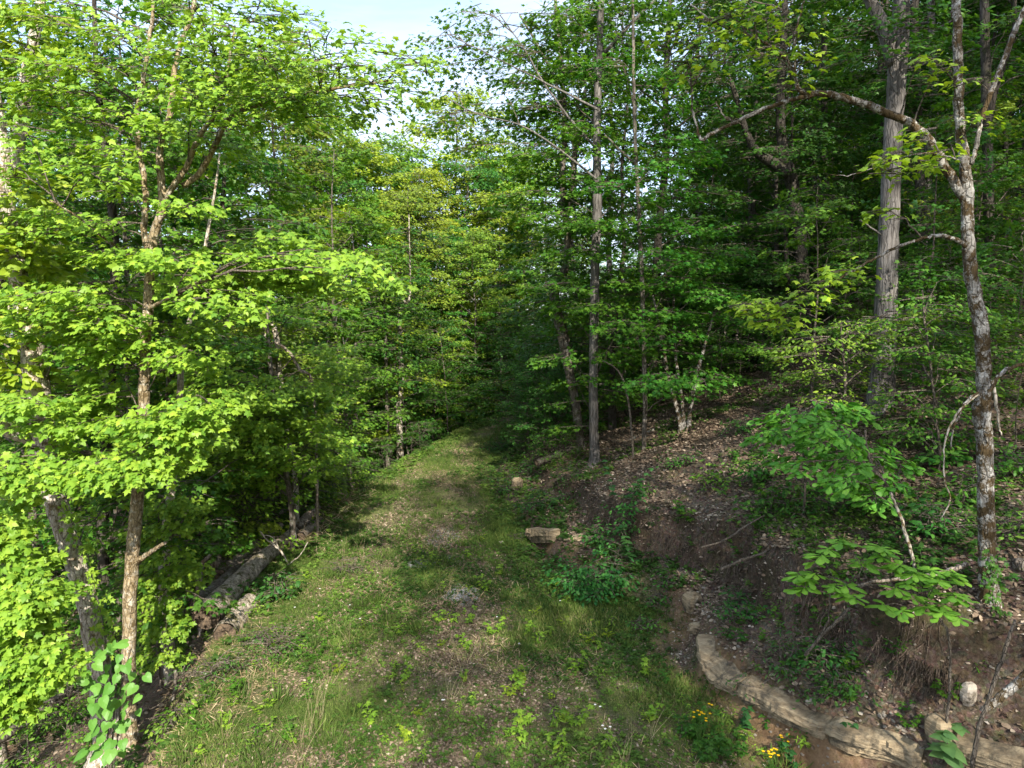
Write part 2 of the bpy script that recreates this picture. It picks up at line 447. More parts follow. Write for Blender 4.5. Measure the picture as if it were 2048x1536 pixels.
me.polygons.add(len(Q)); me.polygons.foreach_set("loop_start", np.arange(len(Q), dtype=np.int32) * 4)
me.polygons.foreach_set("loop_total", np.full(len(Q), 4, np.int32))
me.polygons.foreach_set("use_smooth", np.ones(len(Q), bool))
me.update(calc_edges=True)
uu = XX - xr(YY); ww = xl(YY) - XX
def trail_mask(x, y):
    n = .9 * (vnoise(x, y, .9, 4) - .5)
    return sstep(.25, -.35, x - xr(y) + n) * sstep(.5, -.3, xl(y) - x + n)
def worn_mask(x, y):
    """the dry worn strip and two faint ruts along the track"""
    c = np.interp(y, [0, 6, 9, 13, 20, 26, 33], [-.3, -.6, -.95, -1.25, -1.7, -1.6, 0]) + .5 * (vnoise(x * 0, y, .5, 14) - .5)
    c = c + .5 * (vnoise(x, y, .6, 16) - .5); a = np.exp(-((x - c) / .75) ** 2); b = .55 * np.exp(-((x - c + 1.4) / .5) ** 2)
    return np.clip(np.maximum(a, b) * (.15 + 1.25 * vnoise(x, y, 1.0, 15)), 0, 1)
zr = trail_mask(XX, YY)
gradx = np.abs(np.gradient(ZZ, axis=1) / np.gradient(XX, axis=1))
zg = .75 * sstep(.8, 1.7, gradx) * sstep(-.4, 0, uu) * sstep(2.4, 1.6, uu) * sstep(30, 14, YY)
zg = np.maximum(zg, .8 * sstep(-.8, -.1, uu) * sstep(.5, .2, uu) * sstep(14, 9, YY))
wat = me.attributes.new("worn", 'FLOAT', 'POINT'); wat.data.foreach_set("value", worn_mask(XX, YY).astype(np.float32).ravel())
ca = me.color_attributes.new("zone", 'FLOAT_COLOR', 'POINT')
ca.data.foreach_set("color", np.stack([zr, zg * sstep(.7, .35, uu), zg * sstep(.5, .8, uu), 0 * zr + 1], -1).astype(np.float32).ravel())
me.materials.append(M_ground)
ground = bpy.data.objects.new("ground", me); COL.objects.link(ground)
tag(ground, "forest floor of brown leaf litter with a worn grassy track", "ground", kind="structure")

# ------------------------------------------------------------------ leaf shapes
def fan(outline, center):
    o = npv(outline); V = np.concatenate([npv([center]), o])
    k = len(o)
    T = np.array([(0, 1 + i, 1 + (i + 1) % k) for i in range(k)])
    return V, T
def sym(pts):  # mirrored outline, starting at the stalk, up the right side, down the left side
    r = pts
    l = [(-x, y, z) for x, y, z in reversed(pts) if abs(x) > 1e-6]
    return r + l
MAPLE = fan(sym([(0, 0, 0), (.16, -.10, -.02), (.42, .0, -.08), (.30, .18, -.01), (.56, .46, -.10), (.24, .50, -.01), (.20, .66, -.04), (0, 1.0, -.12)]), (0, .3, .05))
MAPLE_S = fan(sym([(0, 0, 0), (.40, .02, -.06), (.25, .2, 0), (.52, .5, -.08), (.15, .52, 0), (0, 1.0, -.1)]), (0, .32, .05))
OVAL = fan(sym([(0, 0, 0), (.20, .22, -.03), (.27, .5, -.05), (.17, .8, -.06), (0, 1.05, -.12)]), (0, .45, .04))
LANCE = fan(sym([(0, 0, 0), (.11, .3, -.02), (.12, .6, -.04), (0, 1.05, -.12)]), (0, .4, .03))
HEART = fan(sym([(0, 0, 0), (.14, -.10, -.01), (.32, -.08, -.03), (.44, .12, -.05), (.42, .38, -.06), (.24, .68, -.07), (0, 1.0, -.13)]), (0, .25, .05))
OBOV = fan(sym([(0, 0, 0), (.10, .25, -.01), (.20, .55, -.03), (.24, .78, -.05), (.13, .96, -.08), (0, 1.04, -.10)]), (0, .55, .04))
RHOMB = (npv([(0, 0, 0), (.34, .45, -.05), (0, 1, -.08), (-.34, .45, -.05)]), np.array([(0, 1, 2), (0, 2, 3)]))
BLADE = (npv([(-.035, 0, 0), (.035, 0, 0), (.02, .6, -.04), (0, 1, -.16)]), np.array([(0, 1, 2), (0, 2, 3)]))

def spray(mb, base, az, L, n, size, tpl, g, droop=.35, spread=.75, thick=.05, twig=True, upright=0.0, tilt=.38, bias=(0, 0, 0)):
    """a flat, slightly drooping fan of leaves on forked twigs starting at base and heading to azimuth az"""
    base = npv(base)
    k = max(5, int(3 + L * 7))
    # twigs: one leader, side twigs both ways
    tips = []
    T = np.linspace(.12, 1, k)
    for i, t in enumerate(T):
        side = 1 if i % 2 else -1
        a = az + side * (spread * (1.15 - .5 * t)) + g.normal() * .15
        ln = L * (.25 + .45 * math.sin(math.pi * min(1, t * .8 + .15))) * (1 if i < k - 1 else .4)
        st = npv((math.cos(az) * L * t, math.sin(az) * L * t, upright * L * t - droop * L * t * t * .45))
        tips.append((st, a, ln))
    if twig:
        tt = np.linspace(0, 1, 5)
        pts = base + np.stack([np.cos(az) * L * tt, np.sin(az) * L * tt, upright * L * tt - droop * L * tt * tt * .45], 1)
        mb.tube(pts, np.linspace(.011, .004, 5) * (.6 + L * .5), 3, 1, cap=False)
        for st, a, ln in tips[::2]:
            q = np.array([st, st + npv((math.cos(a) * ln * .9, math.sin(a) * ln * .9, -.12 * ln))]) + base
            mb.tube(q, [.005, .0025], 3, 1, cap=False)
    idx = g.integers(0, k, n)
    st = np.array([t[0] for t in tips])[idx]; aa = np.array([t[1] for t in tips])[idx]; ln = np.array([t[2] for t in tips])[idx]
    f = np.sqrt(g.uniform(.02, 1, n))
    pos = st + np.stack([np.cos(aa), np.sin(aa), -.18 - 0 * aa], 1) * (ln * f)[:, None]
    pos += g.normal(size=(n, 3)) * npv((.05, .05, thick)) * (.6 + .5 * L)
    la = aa + g.normal(size=n) * .7
    ax = np.stack([np.cos(la), np.sin(la), -.35 + g.normal(size=n) * .28], 1)
    nr = np.stack([np.cos(aa) * .22, np.sin(aa) * .22, np.ones(n)], 1) + g.normal(size=(n, 3)) * tilt + npv(bias)
    mb.leaves(tpl, pos + base, ax, nr, size * g.uniform(.5, 1.25, n), np.clip(g.normal(.5, .26, n), 0, 1), 0)

def smooth_path(pts, m=None, wob=0.0, g=None):
    """resample a polyline with Catmull-Rom"""
    pts = npv(pts); n = len(pts)
    if n < 3: 
        t = np.linspace(0, 1, m or 6)[:, None]; out = pts[0] * (1 - t) + pts[-1] * t
    else:
        ext = np.concatenate([[2 * pts[0] - pts[1]], pts, [2 * pts[-1] - pts[-2]]])
        m = m or n * 4
        s = np.linspace(0, n - 1 - 1e-6, m); i = s.astype(int); f = (s - i)[:, None]
        p0, p1, p2, p3 = ext[i], ext[i + 1], ext[i + 2], ext[i + 3]
        out = .5 * ((2 * p1) + (-p0 + p2) * f + (2 * p0 - 5 * p1 + 4 * p2 - p3) * f ** 2 + (-p0 + 3 * p1 - 3 * p2 + p3) * f ** 3)
    if wob and g is not None:
        out = out + g.normal(size=out.shape) * wob
    return out

def pxpath(pts, t):
    """[(u, v, width_px[, depth])] -> points and radii"""
    p, r = [], []
    for q in pts:
        tt = q[3] if len(q) > 3 else t
        p.append(PY(q[0], q[1], tt)); r.append(q[2] * tt / F / 2)
    return npv(p), npv(r)

def px_tube(mb, pts, t, k=12, rough=.07, seed=0, mat=0, sub=4, extend=None, wob=.004, flare=False):
    p, r = pxpath(pts, t)
    if extend: 
        p = np.concatenate([p, [p[-1] + npv(extend)]]); r = np.concatenate([r, [r[-1] * .5]])
    m = len(p) * sub
    g = np.random.default_rng(seed)
    path = smooth_path(p, m, wob, g)
    rad = np.interp(np.linspace(0, len(p) - 1, m), np.arange(len(p)), r)
    if flare:
        hgt = path[:, 2] - path[0, 2]
        rad = rad * (1 + .55 * np.exp(-np.clip(hgt, 0, None) / .16))
        path = np.concatenate([[path[0] - npv((0, 0, .35))], path]); rad = np.concatenate([[rad[0] * 1.25], rad])
    mb.tube(path, rad, k, mat, rough, True, seed)
    return path, rad

# ------------------------------------------------------------------ generic trees, shared meshes
def tree_arrays(seed, Ht, r0, cb, R, nlimb, spl, nleaf, lsize, tpl, bend=.3, per=4, top=.55, droop=.35, kt=9, bias=(0, 0, 0)):
    g = np.random.default_rng(seed)
    tr, cr = MB(), MB()
    m = 10
    zz = np.linspace(0, Ht, m)
    off = np.cumsum(g.normal(size=(m, 2)) * bend * Ht * .018, axis=0); off[0] = 0
    path = np.stack([off[:, 0], off[:, 1], zz], 1)
    rad = r0 * (1 - .88 * (zz / Ht) ** .9)
    pp = smooth_path(path, 22); rr = np.interp(np.linspace(0, 1, 22), np.linspace(0, 1, m), rad)
    rr[0] *= 1.5; rr[1] *= 1.12
    tr.tube(np.concatenate([[pp[0] - npv((0, 0, .6))], pp]), np.concatenate([[rr[0] * 1.3], rr]), kt, 0, .05, True, seed)
    az = g.uniform(0, 6.28)
    for i in range(nlimb):
        k = (i + g.uniform(-.3, .3)) / nlimb; k = min(max(k, 0), .99)
        h = cb + (Ht - cb) * k
        az += 2.4 + g.normal() * .35
        prof = (1 - k) ** top * min(1, .5 + 2.2 * k)
        ln = R * prof * g.uniform(.7, 1.2)
        el = math.radians(12 + 45 * k + g.normal() * 8)
        b = npv([np.interp(h, zz, path[:, j]) for j in range(2)] + [h])
        d = npv((math.cos(az) * math.cos(el), math.sin(az) * math.cos(el), math.sin(el)))
        t = np.linspace(0, 1, 5)[:, None]
        lp = b + d * ln * t + npv((0, 0, -.12 * ln)) * t ** 2 + g.normal(size=(5, 3)) * .03 * ln * t
        lr = np.interp(h, zz, rad) * .42 * (1 - .8 * t[:, 0])
        tr.tube(lp, np.maximum(lr, .006), 5, 0, 0, False)
        for s in range(per):
            f = .35 + .65 * (s + g.uniform(0, .9)) / per
            pb = npv([np.interp(f, t[:, 0], lp[:, j]) for j in range(3)])
            a2 = az + (1 if s % 2 else -1) * g.uniform(.2, 1.1) * (1.15 - f)
            spray(cr, pb + g.normal(size=3) * .12 * spl, a2, spl * g.uniform(.7, 1.25), max(6, int(nleaf * g.uniform(.7, 1.3))), lsize, tpl, g, droop, .75, .06, True, g.uniform(-.1, .35), .45, bias)
    tp = path[-1]
    for s in range(3):
        spray(cr, tp - npv((0, 0, .3 * s)), g.uniform(0, 6.28), spl * .8, nleaf, lsize, tpl, g, droop, 1.2, .1, True, .6)
    return tr, cr

KINDS = {}
def kind(name, n, bark, *a, **k):
    KINDS[name] = []
    for i in range(n):
        tr, cr = tree_arrays(hash_(name) + i * 13, *a, **k)
        KINDS[name].append((tr.mesh(name + "_trunk", [bark]), cr.mesh(name + "_crown", [M_leaf, B_twig]), cr.arrays(), tr.arrays()))
def hash_(s): return sum(ord(c) * (i + 3) for i, c in enumerate(s)) % 10007

#              height r0   cb   R   limbs spray leaves size
kind("tall", 4, B_brown, 21, .21, 7.0, 4.4, 34, 1.35, 62, .19, RHOMB, bend=.35, per=4)
kind("mid", 4, B_brown, 12.5, .11, 2.4, 3.1, 30, 1.05, 58, .145, MAPLE_S, bend=.45, per=4)
kind("young", 4, B_brown, 6.5, .05, .8, 2.0, 22, .8, 46, .115, MAPLE_S, bend=.5, per=3)
kind("dome", 4, B_brown, 18, .17, 2.6, 4.0, 58, 1.5, 85, .20, RHOMB, bend=.4, per=4, top=.5, bias=(.1, -.5, 0))
kind("airy", 3, B_brown, 21, .20, 7.5, 4.6, 30, 1.3, 26, .19, RHOMB, bend=.35, per=4)
kind("thicket", 4, B_dark, 4.6, .035, .3, 2.1, 34, .8, 50, .12, MAPLE_S, bend=.7, per=3, top=.3)
kind("sapling", 4, B_twig, 3.0, .018, .35, 1.05, 13, .5, 26, .10, MAPLE_S, bend=.6, per=3, kt=5)
kind("shrub", 4, B_twig, 1.5, .014, .08, .85, 14, .45, 24, .075, OVAL, bend=.6, per=3, top=.3, kt=5)

def tone(c):
    return {C_MID: 'mid-green', C_YEL: 'yellow-green', C_LIME: 'bright green', C_DEEP: 'dark green', C_BLUE: 'blue-green', C_OLIVE: 'olive'}.get(c, 'green')
# leaf colours: bright ones matched to sunlit leaves, deep ones to leaves in shade
C_MID = (.085, .205, .020); C_YEL = (.235, .340, .028); C_LIME = (.200, .345, .036); C_DEEP = (.054, .152, .019); C_BLUE = (.050, .155, .022); C_OLIVE = (.14, .18, .02)
nseed = [0]
def put(kindname, x, y, sc=1.0, color=C_MID, label="", cat="tree", group=None, name="forest_tree", vary=.12, z=None, bark=None, var=None):
    nseed[0] += 1
    g = np.random.default_rng(1000 + nseed[0])
    tm, cm, _, _ = KINDS[kindname][(nseed[0] if var is None else var) % len(KINDS[kindname])]
    zz = H(x, y) if z is None else z
    e = empty(name, (x, y, zz - .03), label, cat, group, g.uniform(0, 6.28), sc * g.uniform(.92, 1.08))
    if kindname == 'dome': e.rotation_euler[2] = g.uniform(-.6, .6)
    e.rotation_euler[0] = g.normal() * .025; e.rotation_euler[1] = g.normal() * .025
    t = bpy.data.objects.new("trunk" if cat != "shrub" else "stem", tm); COL.objects.link(t); t.parent = e
    c = bpy.data.objects.new("crown", cm); COL.objects.link(c); c.parent = e
    if bark is not None:
        t.material_slots[0].link = 'OBJECT'; t.material_slots[0].material = bark
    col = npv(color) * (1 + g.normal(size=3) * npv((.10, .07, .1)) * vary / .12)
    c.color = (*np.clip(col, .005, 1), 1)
    return e

# ------------------------------------------------------------------ the trees one can tell apart, traced
class Tree:
    def __init__(s, name, label, Y, trunk, bark, seed, cat="tree", group=None, flare=True, extend=None, k=14, rough=.06, sink=True):
        s.Y, s.bark, s.seed = Y, bark, seed
        s.g = np.random.default_rng(seed)
        p0 = PY(trunk[0][0], trunk[0][1], trunk[0][3] if len(trunk[0]) > 3 else Y)
        gz = H(p0[0], p0[1])
        s.org = npv((p0[0], p0[1], min(p0[2], gz)))
        s.e = empty(name, s.org, label, cat, group)
        mb = MB()
        if gz < p0[2] - .05:      # reach down to the ground
            tt = [(trunk[0][0], trunk[0][1], trunk[0][2])]
            p, r = pxpath(trunk, Y)
            s_pts = np.concatenate([[npv((p0[0], p0[1], gz - .1))], p]); s_r = np.concatenate([[r[0] * 1.15], r])
        else:
            s_pts, s_r = pxpath(trunk, Y)
        if extend:
            s_pts = np.concatenate([s_pts, [s_pts[-1] + npv(extend)]]); s_r = np.concatenate([s_r, [s_r[-1] * .35]])
        m = len(s_pts) * 5
        path = smooth_path(s_pts, m, .004, s.g)
        rad = np.interp(np.linspace(0, len(s_pts) - 1, m), np.arange(len(s_pts)), s_r)
        if flare:
            h = path[:, 2] - s.org[2]
            rad = rad * (1 + .5 * np.exp(-np.clip(h, 0, None) / .15))
        path = np.concatenate([[path[0] - npv((0, 0, .4))], path]); rad = np.concatenate([[rad[0] * 1.2], rad])
        mb.tube(path, rad, k, 0, rough, True, seed)
        mb.build("trunk", [bark], s.e, s.org)
        s.path, s.rad = path, rad
        s.paths = [(path, rad)]
        s.crown = MB()
    def branch(s, pts, Y=None, k=8, rough=.06, label=None, extend=None):
        mb = MB()
        path, rad = px_tube(mb, pts, Y or s.Y, k, rough, s.seed + len(s.paths), 0, 5, extend)
        o = mb.build("branch", [s.bark], s.e, s.org)
        if label: o["label"] = label
        s.paths.append((path, rad)); return path
    def limb_to(s, pt, thick=.012, idx=None):
        """thin limb from the nearest lower point of the stems to pt"""
        best = None
        for path, rad in (s.paths if idx is None else [s.paths[idx]]):
            d = np.linalg.norm(path - pt, axis=1) + 1.5 * np.clip(path[:, 2] - (pt[2] - .15), 0, None)
            d[:1] += 5
            i = int(np.argmin(d))
            if best is None or d[i] < best[0]: best = (d[i], path[max(1, i - int(s.g.integers(0, 5)))])
        a = best[1]; L = np.linalg.norm(pt - a)
        t = np.linspace(0, 1, 7)[:, None]
        q = a + (pt - a) * t + npv((0, 0, .16 * L)) * (t - t * t) * 2 + s.g.normal(size=(7, 3)) * .018 * L * np.sin(t * math.pi)
        s.crown.tube(q, np.linspace(thick * .5 + .005 * L, .003, 7), 5, 1, cap=False)
        return q
    def sprays(s, anchors, n=70, size=.09, L=.7, tpl=None, droop=.4, tilt=.4, toward=.35, jit=.15, limbs=True, thick=.055, fill=True, bias=(0, 0, 0)):
        tpl = tpl or MAPLE
        Y0 = s.Y
        for an in anchors:
            u, v = an[0], an[1]
            nn = n * (.5 if (u > 560 and v < 215 and Y0 < 9) else 1)
            Y = an[2] if len(an) > 2 else s.Y + s.g.normal() * .5
            l = (an[3] if len(an) > 3 else 1.0) * L
            pt = PY(u, v, Y) + s.g.normal(size=3) * jit * .3
            if limbs:
                q = s.limb_to(pt)
                d = q[-1] - q[0]
            else: d = npv((s.g.normal(), -1, 0))
            d = d / (np.linalg.norm(d) + 1e-6) + npv((0, -toward, 0))
            az = math.atan2(d[1], d[0]) + s.g.normal() * .25
            b = pt - npv((math.cos(az), math.sin(az), 0)) * l * .5
            spray(s.crown, b, az, l, int(nn * l / L), size, tpl, s.g, droop, .85, thick, True, .05, tilt, bias)
            if fill and limbs and len(q) > 4:
                for f in (3, 5):
                    a2 = az + (1 if f == 3 else -1) * s.g.uniform(.5, 1.2)
                    spray(s.crown, q[f], a2, l * .7, int(nn * .5 * l / L), size, tpl, s.g, droop, .85, thick, True, .05, tilt, bias)
    def done(s, color, mats=None):
        if s.crown.n:
            s.crown.build("crown", mats or [M_leaf, B_twig], s.e, s.org, color)
        return s.e

g0 = np.random.default_rng(42)
def inpoly(n, poly, g):
    poly = npv(poly); lo, hi = poly.min(0), poly.max(0); out = []
    while len(out) < n:
        x, y = g.uniform(lo, hi)
        c = False; j = len(poly) - 1
        for i in range(len(poly)):
            if (poly[i][1] > y) != (poly[j][1] > y) and x < (poly[j][0] - poly[i][0]) * (y - poly[i][1]) / (poly[j][1] - poly[i][1]) + poly[i][0]: c = not c
            j = i
        if c: out.append((x, y))
    return out

# --- left edge of the track
BI = (-.12, -.55, 0)
T = Tree("maple_tree", "thick leaning pale trunk at the left edge, heart-leaved plant and creeper at its foot", 8.1,
         [(218, 1480, 58), (200, 1360, 46), (182, 1240, 40), (160, 1160, 40), (128, 1060, 40), (98, 950, 44), (84, 850, 46), (70, 740, 46), (58, 650, 40), (42, 590, 36), (28, 500, 30), (14, 400, 26), (0, 260, 22)], B_pale, 11, extend=(-.5, .3, 3))
T.branch([(75, 885, 18, 8.1), (40, 872, 24, 7.9), (0, 850, 28, 7.7), (-60, 800, 24, 7.5)], label="short broken limb reaching left")
T.branch([(70, 760, 14), (45, 700, 8), (20, 620, 6), (-10, 560, 5)])
T.sprays([(20, 780), (60, 800), (100, 830), (150, 822), (200, 850, 7.4), (180, 700, 7.6), (110, 760, 8.6), (60, 915, 7.0, 1.2), (120, 925, 6.9, 1.2), (30, 935, 6.8), (180, 935, 6.9, 1.2), (240, 915, 7.0, 1.2), (290, 925, 7.0, 1.1), (340, 905, 7.1),
          (30, 720, 8.8), (140, 640, 8.9), (210, 760, 8.7), (60, 1010, 9.0), (230, 1010, 9.4)], 135, .082, .60, bias=BI)
T.done(C_LIME)
T = Tree("maple_tree", "low bright maple boughs reaching in from the left edge, below the leaning trunk's bend", 7.4,
         [(-150, 1500, 40), (-150, 1200, 34), (-140, 900, 28), (-130, 700, 22)], B_pale, 16, extend=(0, .2, 2))
T.sprays([(-10, 1120, 6.8), (10, 1150, 6.6, 1.1), (40, 1180, 6.6), (10, 1200, 6.5), (30, 1215, 6.5), (55, 1190, 6.8), (0, 1060, 7.2), (10, 1240, 6.6), (-20, 1090, 7), (0, 1000, 7.4), (30, 1100, 7.4),
          (20, 1280, 6.5, 1.1), (60, 1290, 6.4), (85, 1320, 6.5), (40, 1340, 6.4, 1.1), (10, 1370, 6.4), (65, 1355, 6.6), (-10, 1320, 6.5), (60, 1255, 6.6), (0, 1400, 6.4), (-40, 1150, 6.8), (-30, 1280, 6.6), (-50, 1050, 7)], 185, .080, .55, fill=False, bias=BI)
T.done(C_LIME)

T = Tree("maple_tree", "slim mottled maple trunk with a broken stub, just right of the thick leaning trunk", 7.8,
         [(262, 1500, 34), (258, 1430, 27), (258, 1330, 25), (259, 1200, 26), (265, 1110, 25), (271, 1040, 24), (278, 950, 23), (286, 860, 22), (288, 760, 20), (291, 680, 19), (297, 600, 19), (300, 540, 18), (308, 470, 17), (324, 415, 15),
          (322, 355, 14), (320, 300, 12), (334, 250, 11), (345, 190, 10), (355, 110, 9), (385, 20, 8), (410, -120, 6)], B_tan, 12, extend=(.3, .2, 2))
T.branch([(268, 1125, 15, 7.8), (290, 1112, 11, 7.75), (310, 1098, 9, 7.7), (330, 1086, 7, 7.65)], label="splintered dead stub pointing up to the right", k=7, rough=.2)
T.branch([(310, 462, 13), (330, 400, 12), (352, 365, 12), (375, 330, 11), (405, 262, 10), (440, 215, 8), (455, 140, 6), (470, 60, 5)])
T.branch([(302, 530, 12), (288, 470, 13), (291, 400, 12), (283, 330, 12), (274, 265, 11), (278, 200, 10), (292, 120, 8), (305, 20, 7), (300, -90, 5)], 8.0)
T.branch([(365, 372, 12), (400, 345, 12), (430, 290, 11), (452, 245, 10), (480, 222, 9), (540, 205, 8), (610, 190, 7), (700, 172, 5), (790, 160, 3)], 7.9, label="long pale limb reaching right towards the open sky")
T.branch([(296, 620, 9), (330, 600, 7, 7.4), (370, 575, 5, 7.1), (420, 560, 4, 6.9)])
T.branch([(240, 500, 4, 7.6), (200, 470, 5, 7.4), (150, 430, 4, 7.2), (100, 400, 3, 7.0)])
T.sprays([(30, 120), (60, 165), (105, 200), (150, 245), (60, 262), (130, 305), (190, 335), (230, 372), (100, 432), (170, 442), (235, 452), (60, 475), (90, 30), (160, 60), (200, 130), (240, 210), (40, 20), (150, 130), (0, 200), (10, 330),
          (420, 92), (470, 112), (540, 132), (450, 205), (350, 190), (400, 172), (500, 182), (560, 92), (600, 172), (650, 142), (700, 122), (745, 162), (780, 182), (800, 112), (835, 140), (660, 60), (640, 230), (700, 200), (560, 210), (500, 140), (590, 130), (470, 160), (520, 90), (760, 130), (720, 80), (620, 100), (540, 180), (660, 180), (720, 210), (610, 210),
          (330, 40), (250, 60), (400, 20), (450, 40), (520, 20), (230, 130), (300, 130), (370, 100), (600, 40), (330, 260), (420, 300), (250, 290), (380, 420)], 80, .078, .6, MAPLE, .35, .42, bias=BI)
T.sprays([(200, 500), (280, 510), (350, 520), (420, 502), (480, 500), (550, 490), (620, 502), (680, 522), (720, 560), (640, 570), (560, 560), (600, 530), (500, 540),
          (100, 570), (170, 560), (240, 560), (120, 620), (200, 640), (250, 660), (290, 640), (180, 600), (230, 610), (150, 660), (330, 560), (400, 560), (440, 600), (350, 640), (390, 690)], 145, .082, .70, MAPLE, .35, .4, bias=BI)
T.sprays([(230, 790), (250, 740), (350, 822, 7.0), (300, 832, 7.0), (330, 852, 7), (390, 852, 7.1), (400, 790, 7.0)], 125, .082, .60, bias=BI)
T.done(C_LIME)

T = Tree("ivy_clad_tree", "short vine-covered trunk with lit leaves between the slim maple and the log ends", 9.6,
         [(348, 1385, 30), (338, 1310, 26), (330, 1240, 22), (328, 1150, 20), (334, 1060, 18), (345, 960, 16), (355, 880, 14), (360, 780, 12), (370, 680, 10), (400, 560, 8)], B_pale, 13, extend=(.3, .2, 2))
T.sprays([(330, 1100, 9.2), (300, 1230, 9), (335, 1250, 8.9), (310, 1280, 8.9), (325, 1190, 9.1), (330, 1150, 9.2), (355, 1040, 9.2), (330, 1000, 9.3), (390, 1010, 9.3), (420, 960, 11.2), (380, 940, 10.8), (450, 920, 11.5), (480, 940, 11.6),
          (300, 1050, 9.2), (290, 1160, 9.3), (380, 1120, 9.6), (350, 900, 9.4), (400, 870, 9.5), (520, 900, 11.8)], 110, .072, .5, bias=BI)
T.done(npv(C_LIME) * .85)

T = Tree("hickory_tree", "tree with long drooping yellow-green leaves at the very left edge", 9.8,
         [(-40, 1100, 36), (-30, 800, 32), (-15, 600, 28), (10, 420, 26), (40, 250, 24), (60, 120, 22), (72, 60, 18), (90, -60, 14)], B_pale, 14, extend=(.3, .2, 2))
T.sprays([(20, 100, 8.8), (60, 80, 9), (20, 160, 9), (30, 430, 8), (60, 440, 8.2), (20, 480, 8), (50, 500, 8.2), (80, 480, 8.4), (20, 560, 8), (15, 610, 8), (40, 470, 8), (10, 640, 8), (20, 740, 8), (10, 700, 8), (100, 520, 9), (10, 380, 8), (90, 20, 9), (20, 30, 9), (40, 350, 9), (90, 350, 9.5)], 70, .15, .6, OVAL, .9, .6, bias=BI)
T.done(C_YEL)

T = Tree("maple_tree", "dark leafy maple standing behind the slim mottled trunk", 11.5,
         [(205, 1120, 22), (210, 900, 22), (222, 700, 20), (230, 500, 18), (210, 300, 14), (190, 100, 10)], B_dark, 15, extend=(0, .2, 3))
T.branch([(228, 600, 12), (250, 700, 10), (255, 760, 9), (258, 800, 8)])
T.sprays(inpoly(34, [(60, 700), (520, 650), (560, 1000), (450, 1150), (80, 1200)], T.g), 70, .095, .75)
T.sprays(inpoly(40, [(-30, 0), (500, 0), (500, 700), (-20, 700)], T.g), 70, .10, .85)
T.done(C_MID)

T = Tree("maple_tree", "bright young maple rising behind the middle of the long log", 13.2,
         [(585, 1040, 12), (575, 960, 11), (560, 860, 10), (545, 760, 8), (535, 660, 6)], B_brown, 17, extend=(0, .2, 1))
T.sprays(inpoly(26, [(390, 860), (500, 800), (650, 800), (680, 900), (560, 930), (430, 950)], T.g), 120, .078, .62, bias=BI)
T.sprays([(430, 760, 11.3, 1.3), (480, 772, 11.3, 1.4), (520, 792, 11.5, 1.3), (400, 800, 11.2, 1.3), (440, 730, 11.5, 1.3), (500, 870, 11.6, 1.2), (450, 862, 11.5, 1.2), (480, 830, 11.5, 1.3), (410, 880, 11.4, 1.2), (380, 840, 11.3, 1.2), (460, 800, 11.2, 1.3)], 130, .086, .72, bias=BI)
T.sprays(inpoly(14, [(500, 600), (700, 600), (680, 850), (480, 850)], T.g), 110, .078, .62, bias=BI)
T.done(C_LIME)

# --- second row on the left
T = Tree("broken_tree", "dead broken trunk with peeled wood leaning among leaves left of the track", 14.5,
         [(590, 960, 11), (572, 860, 10), (560, 780, 10), (540, 700, 10), (522, 650, 10), (500, 595, 8), (488, 560, 4)], B_pale, 21, flare=False, rough=.14)
T.branch([(566, 820, 8), (560, 740, 10), (552, 670, 12), (540, 640, 7)])
T.done(C_MID)
T = Tree("fallen_branch", "bare pale branch hanging diagonally beside the dead broken trunk", 14.0,
         [(628, 786, 5), (600, 740, 6), (578, 705, 6), (560, 690, 5), (545, 680, 4)], B_dead, 22, cat="branch", flare=False, rough=.1)
T.done(C_MID)
T = Tree("snag", "vine-wrapped dead post standing behind the big log", 12.0,
         [(436, 1200, 24), (433, 1150, 22), (432, 1100, 20), (436, 1085, 8)], B_dead, 23, cat="snag", flare=False, rough=.12)
T.sprays([(445, 1090, 11.8), (450, 1130, 11.8), (455, 1050, 11.9), (442, 1060, 11.9)], 40, .08, .3, OVAL, limbs=False)
T.done(C_MID)
T = Tree("snag", "small grey forked stump leaning behind the end of the big log", 11.2,
         [(402, 1200, 14), (398, 1160, 13), (404, 1130, 10), (420, 1110, 6)], B_dead, 24, cat="snag", flare=False, rough=.14)
T.done(C_MID)
T = Tree("maple_tree", "slender grey tree with a bent top where the dark woods meet the track's left edge", 25.5,
         [(800, 912, 15), (799, 860, 13), (797, 820, 12), (803, 780, 10), (801, 700, 10), (800, 640, 9), (806, 605, 8), (820, 590, 4)], B_pale, 25, extend=(0, 0, 3))
T.sprays(inpoly(16, [(740, 450), (880, 450), (860, 750), (760, 800)], T.g), 60, .13, 1.2)
T.done(C_DEEP)
T = Tree("sapling", "thin straight stem just left of the slender grey tree by the track", 24.5,
         [(776, 922, 9), (775, 870, 8), (773, 780, 6), (770, 640, 5)], B_brown, 26, cat="sapling", extend=(0, 0, 1))
T.sprays(inpoly(10, [(720, 560), (800, 560), (800, 760), (720, 760)], T.g), 50, .13, 1.0)
T.done(C_DEEP)

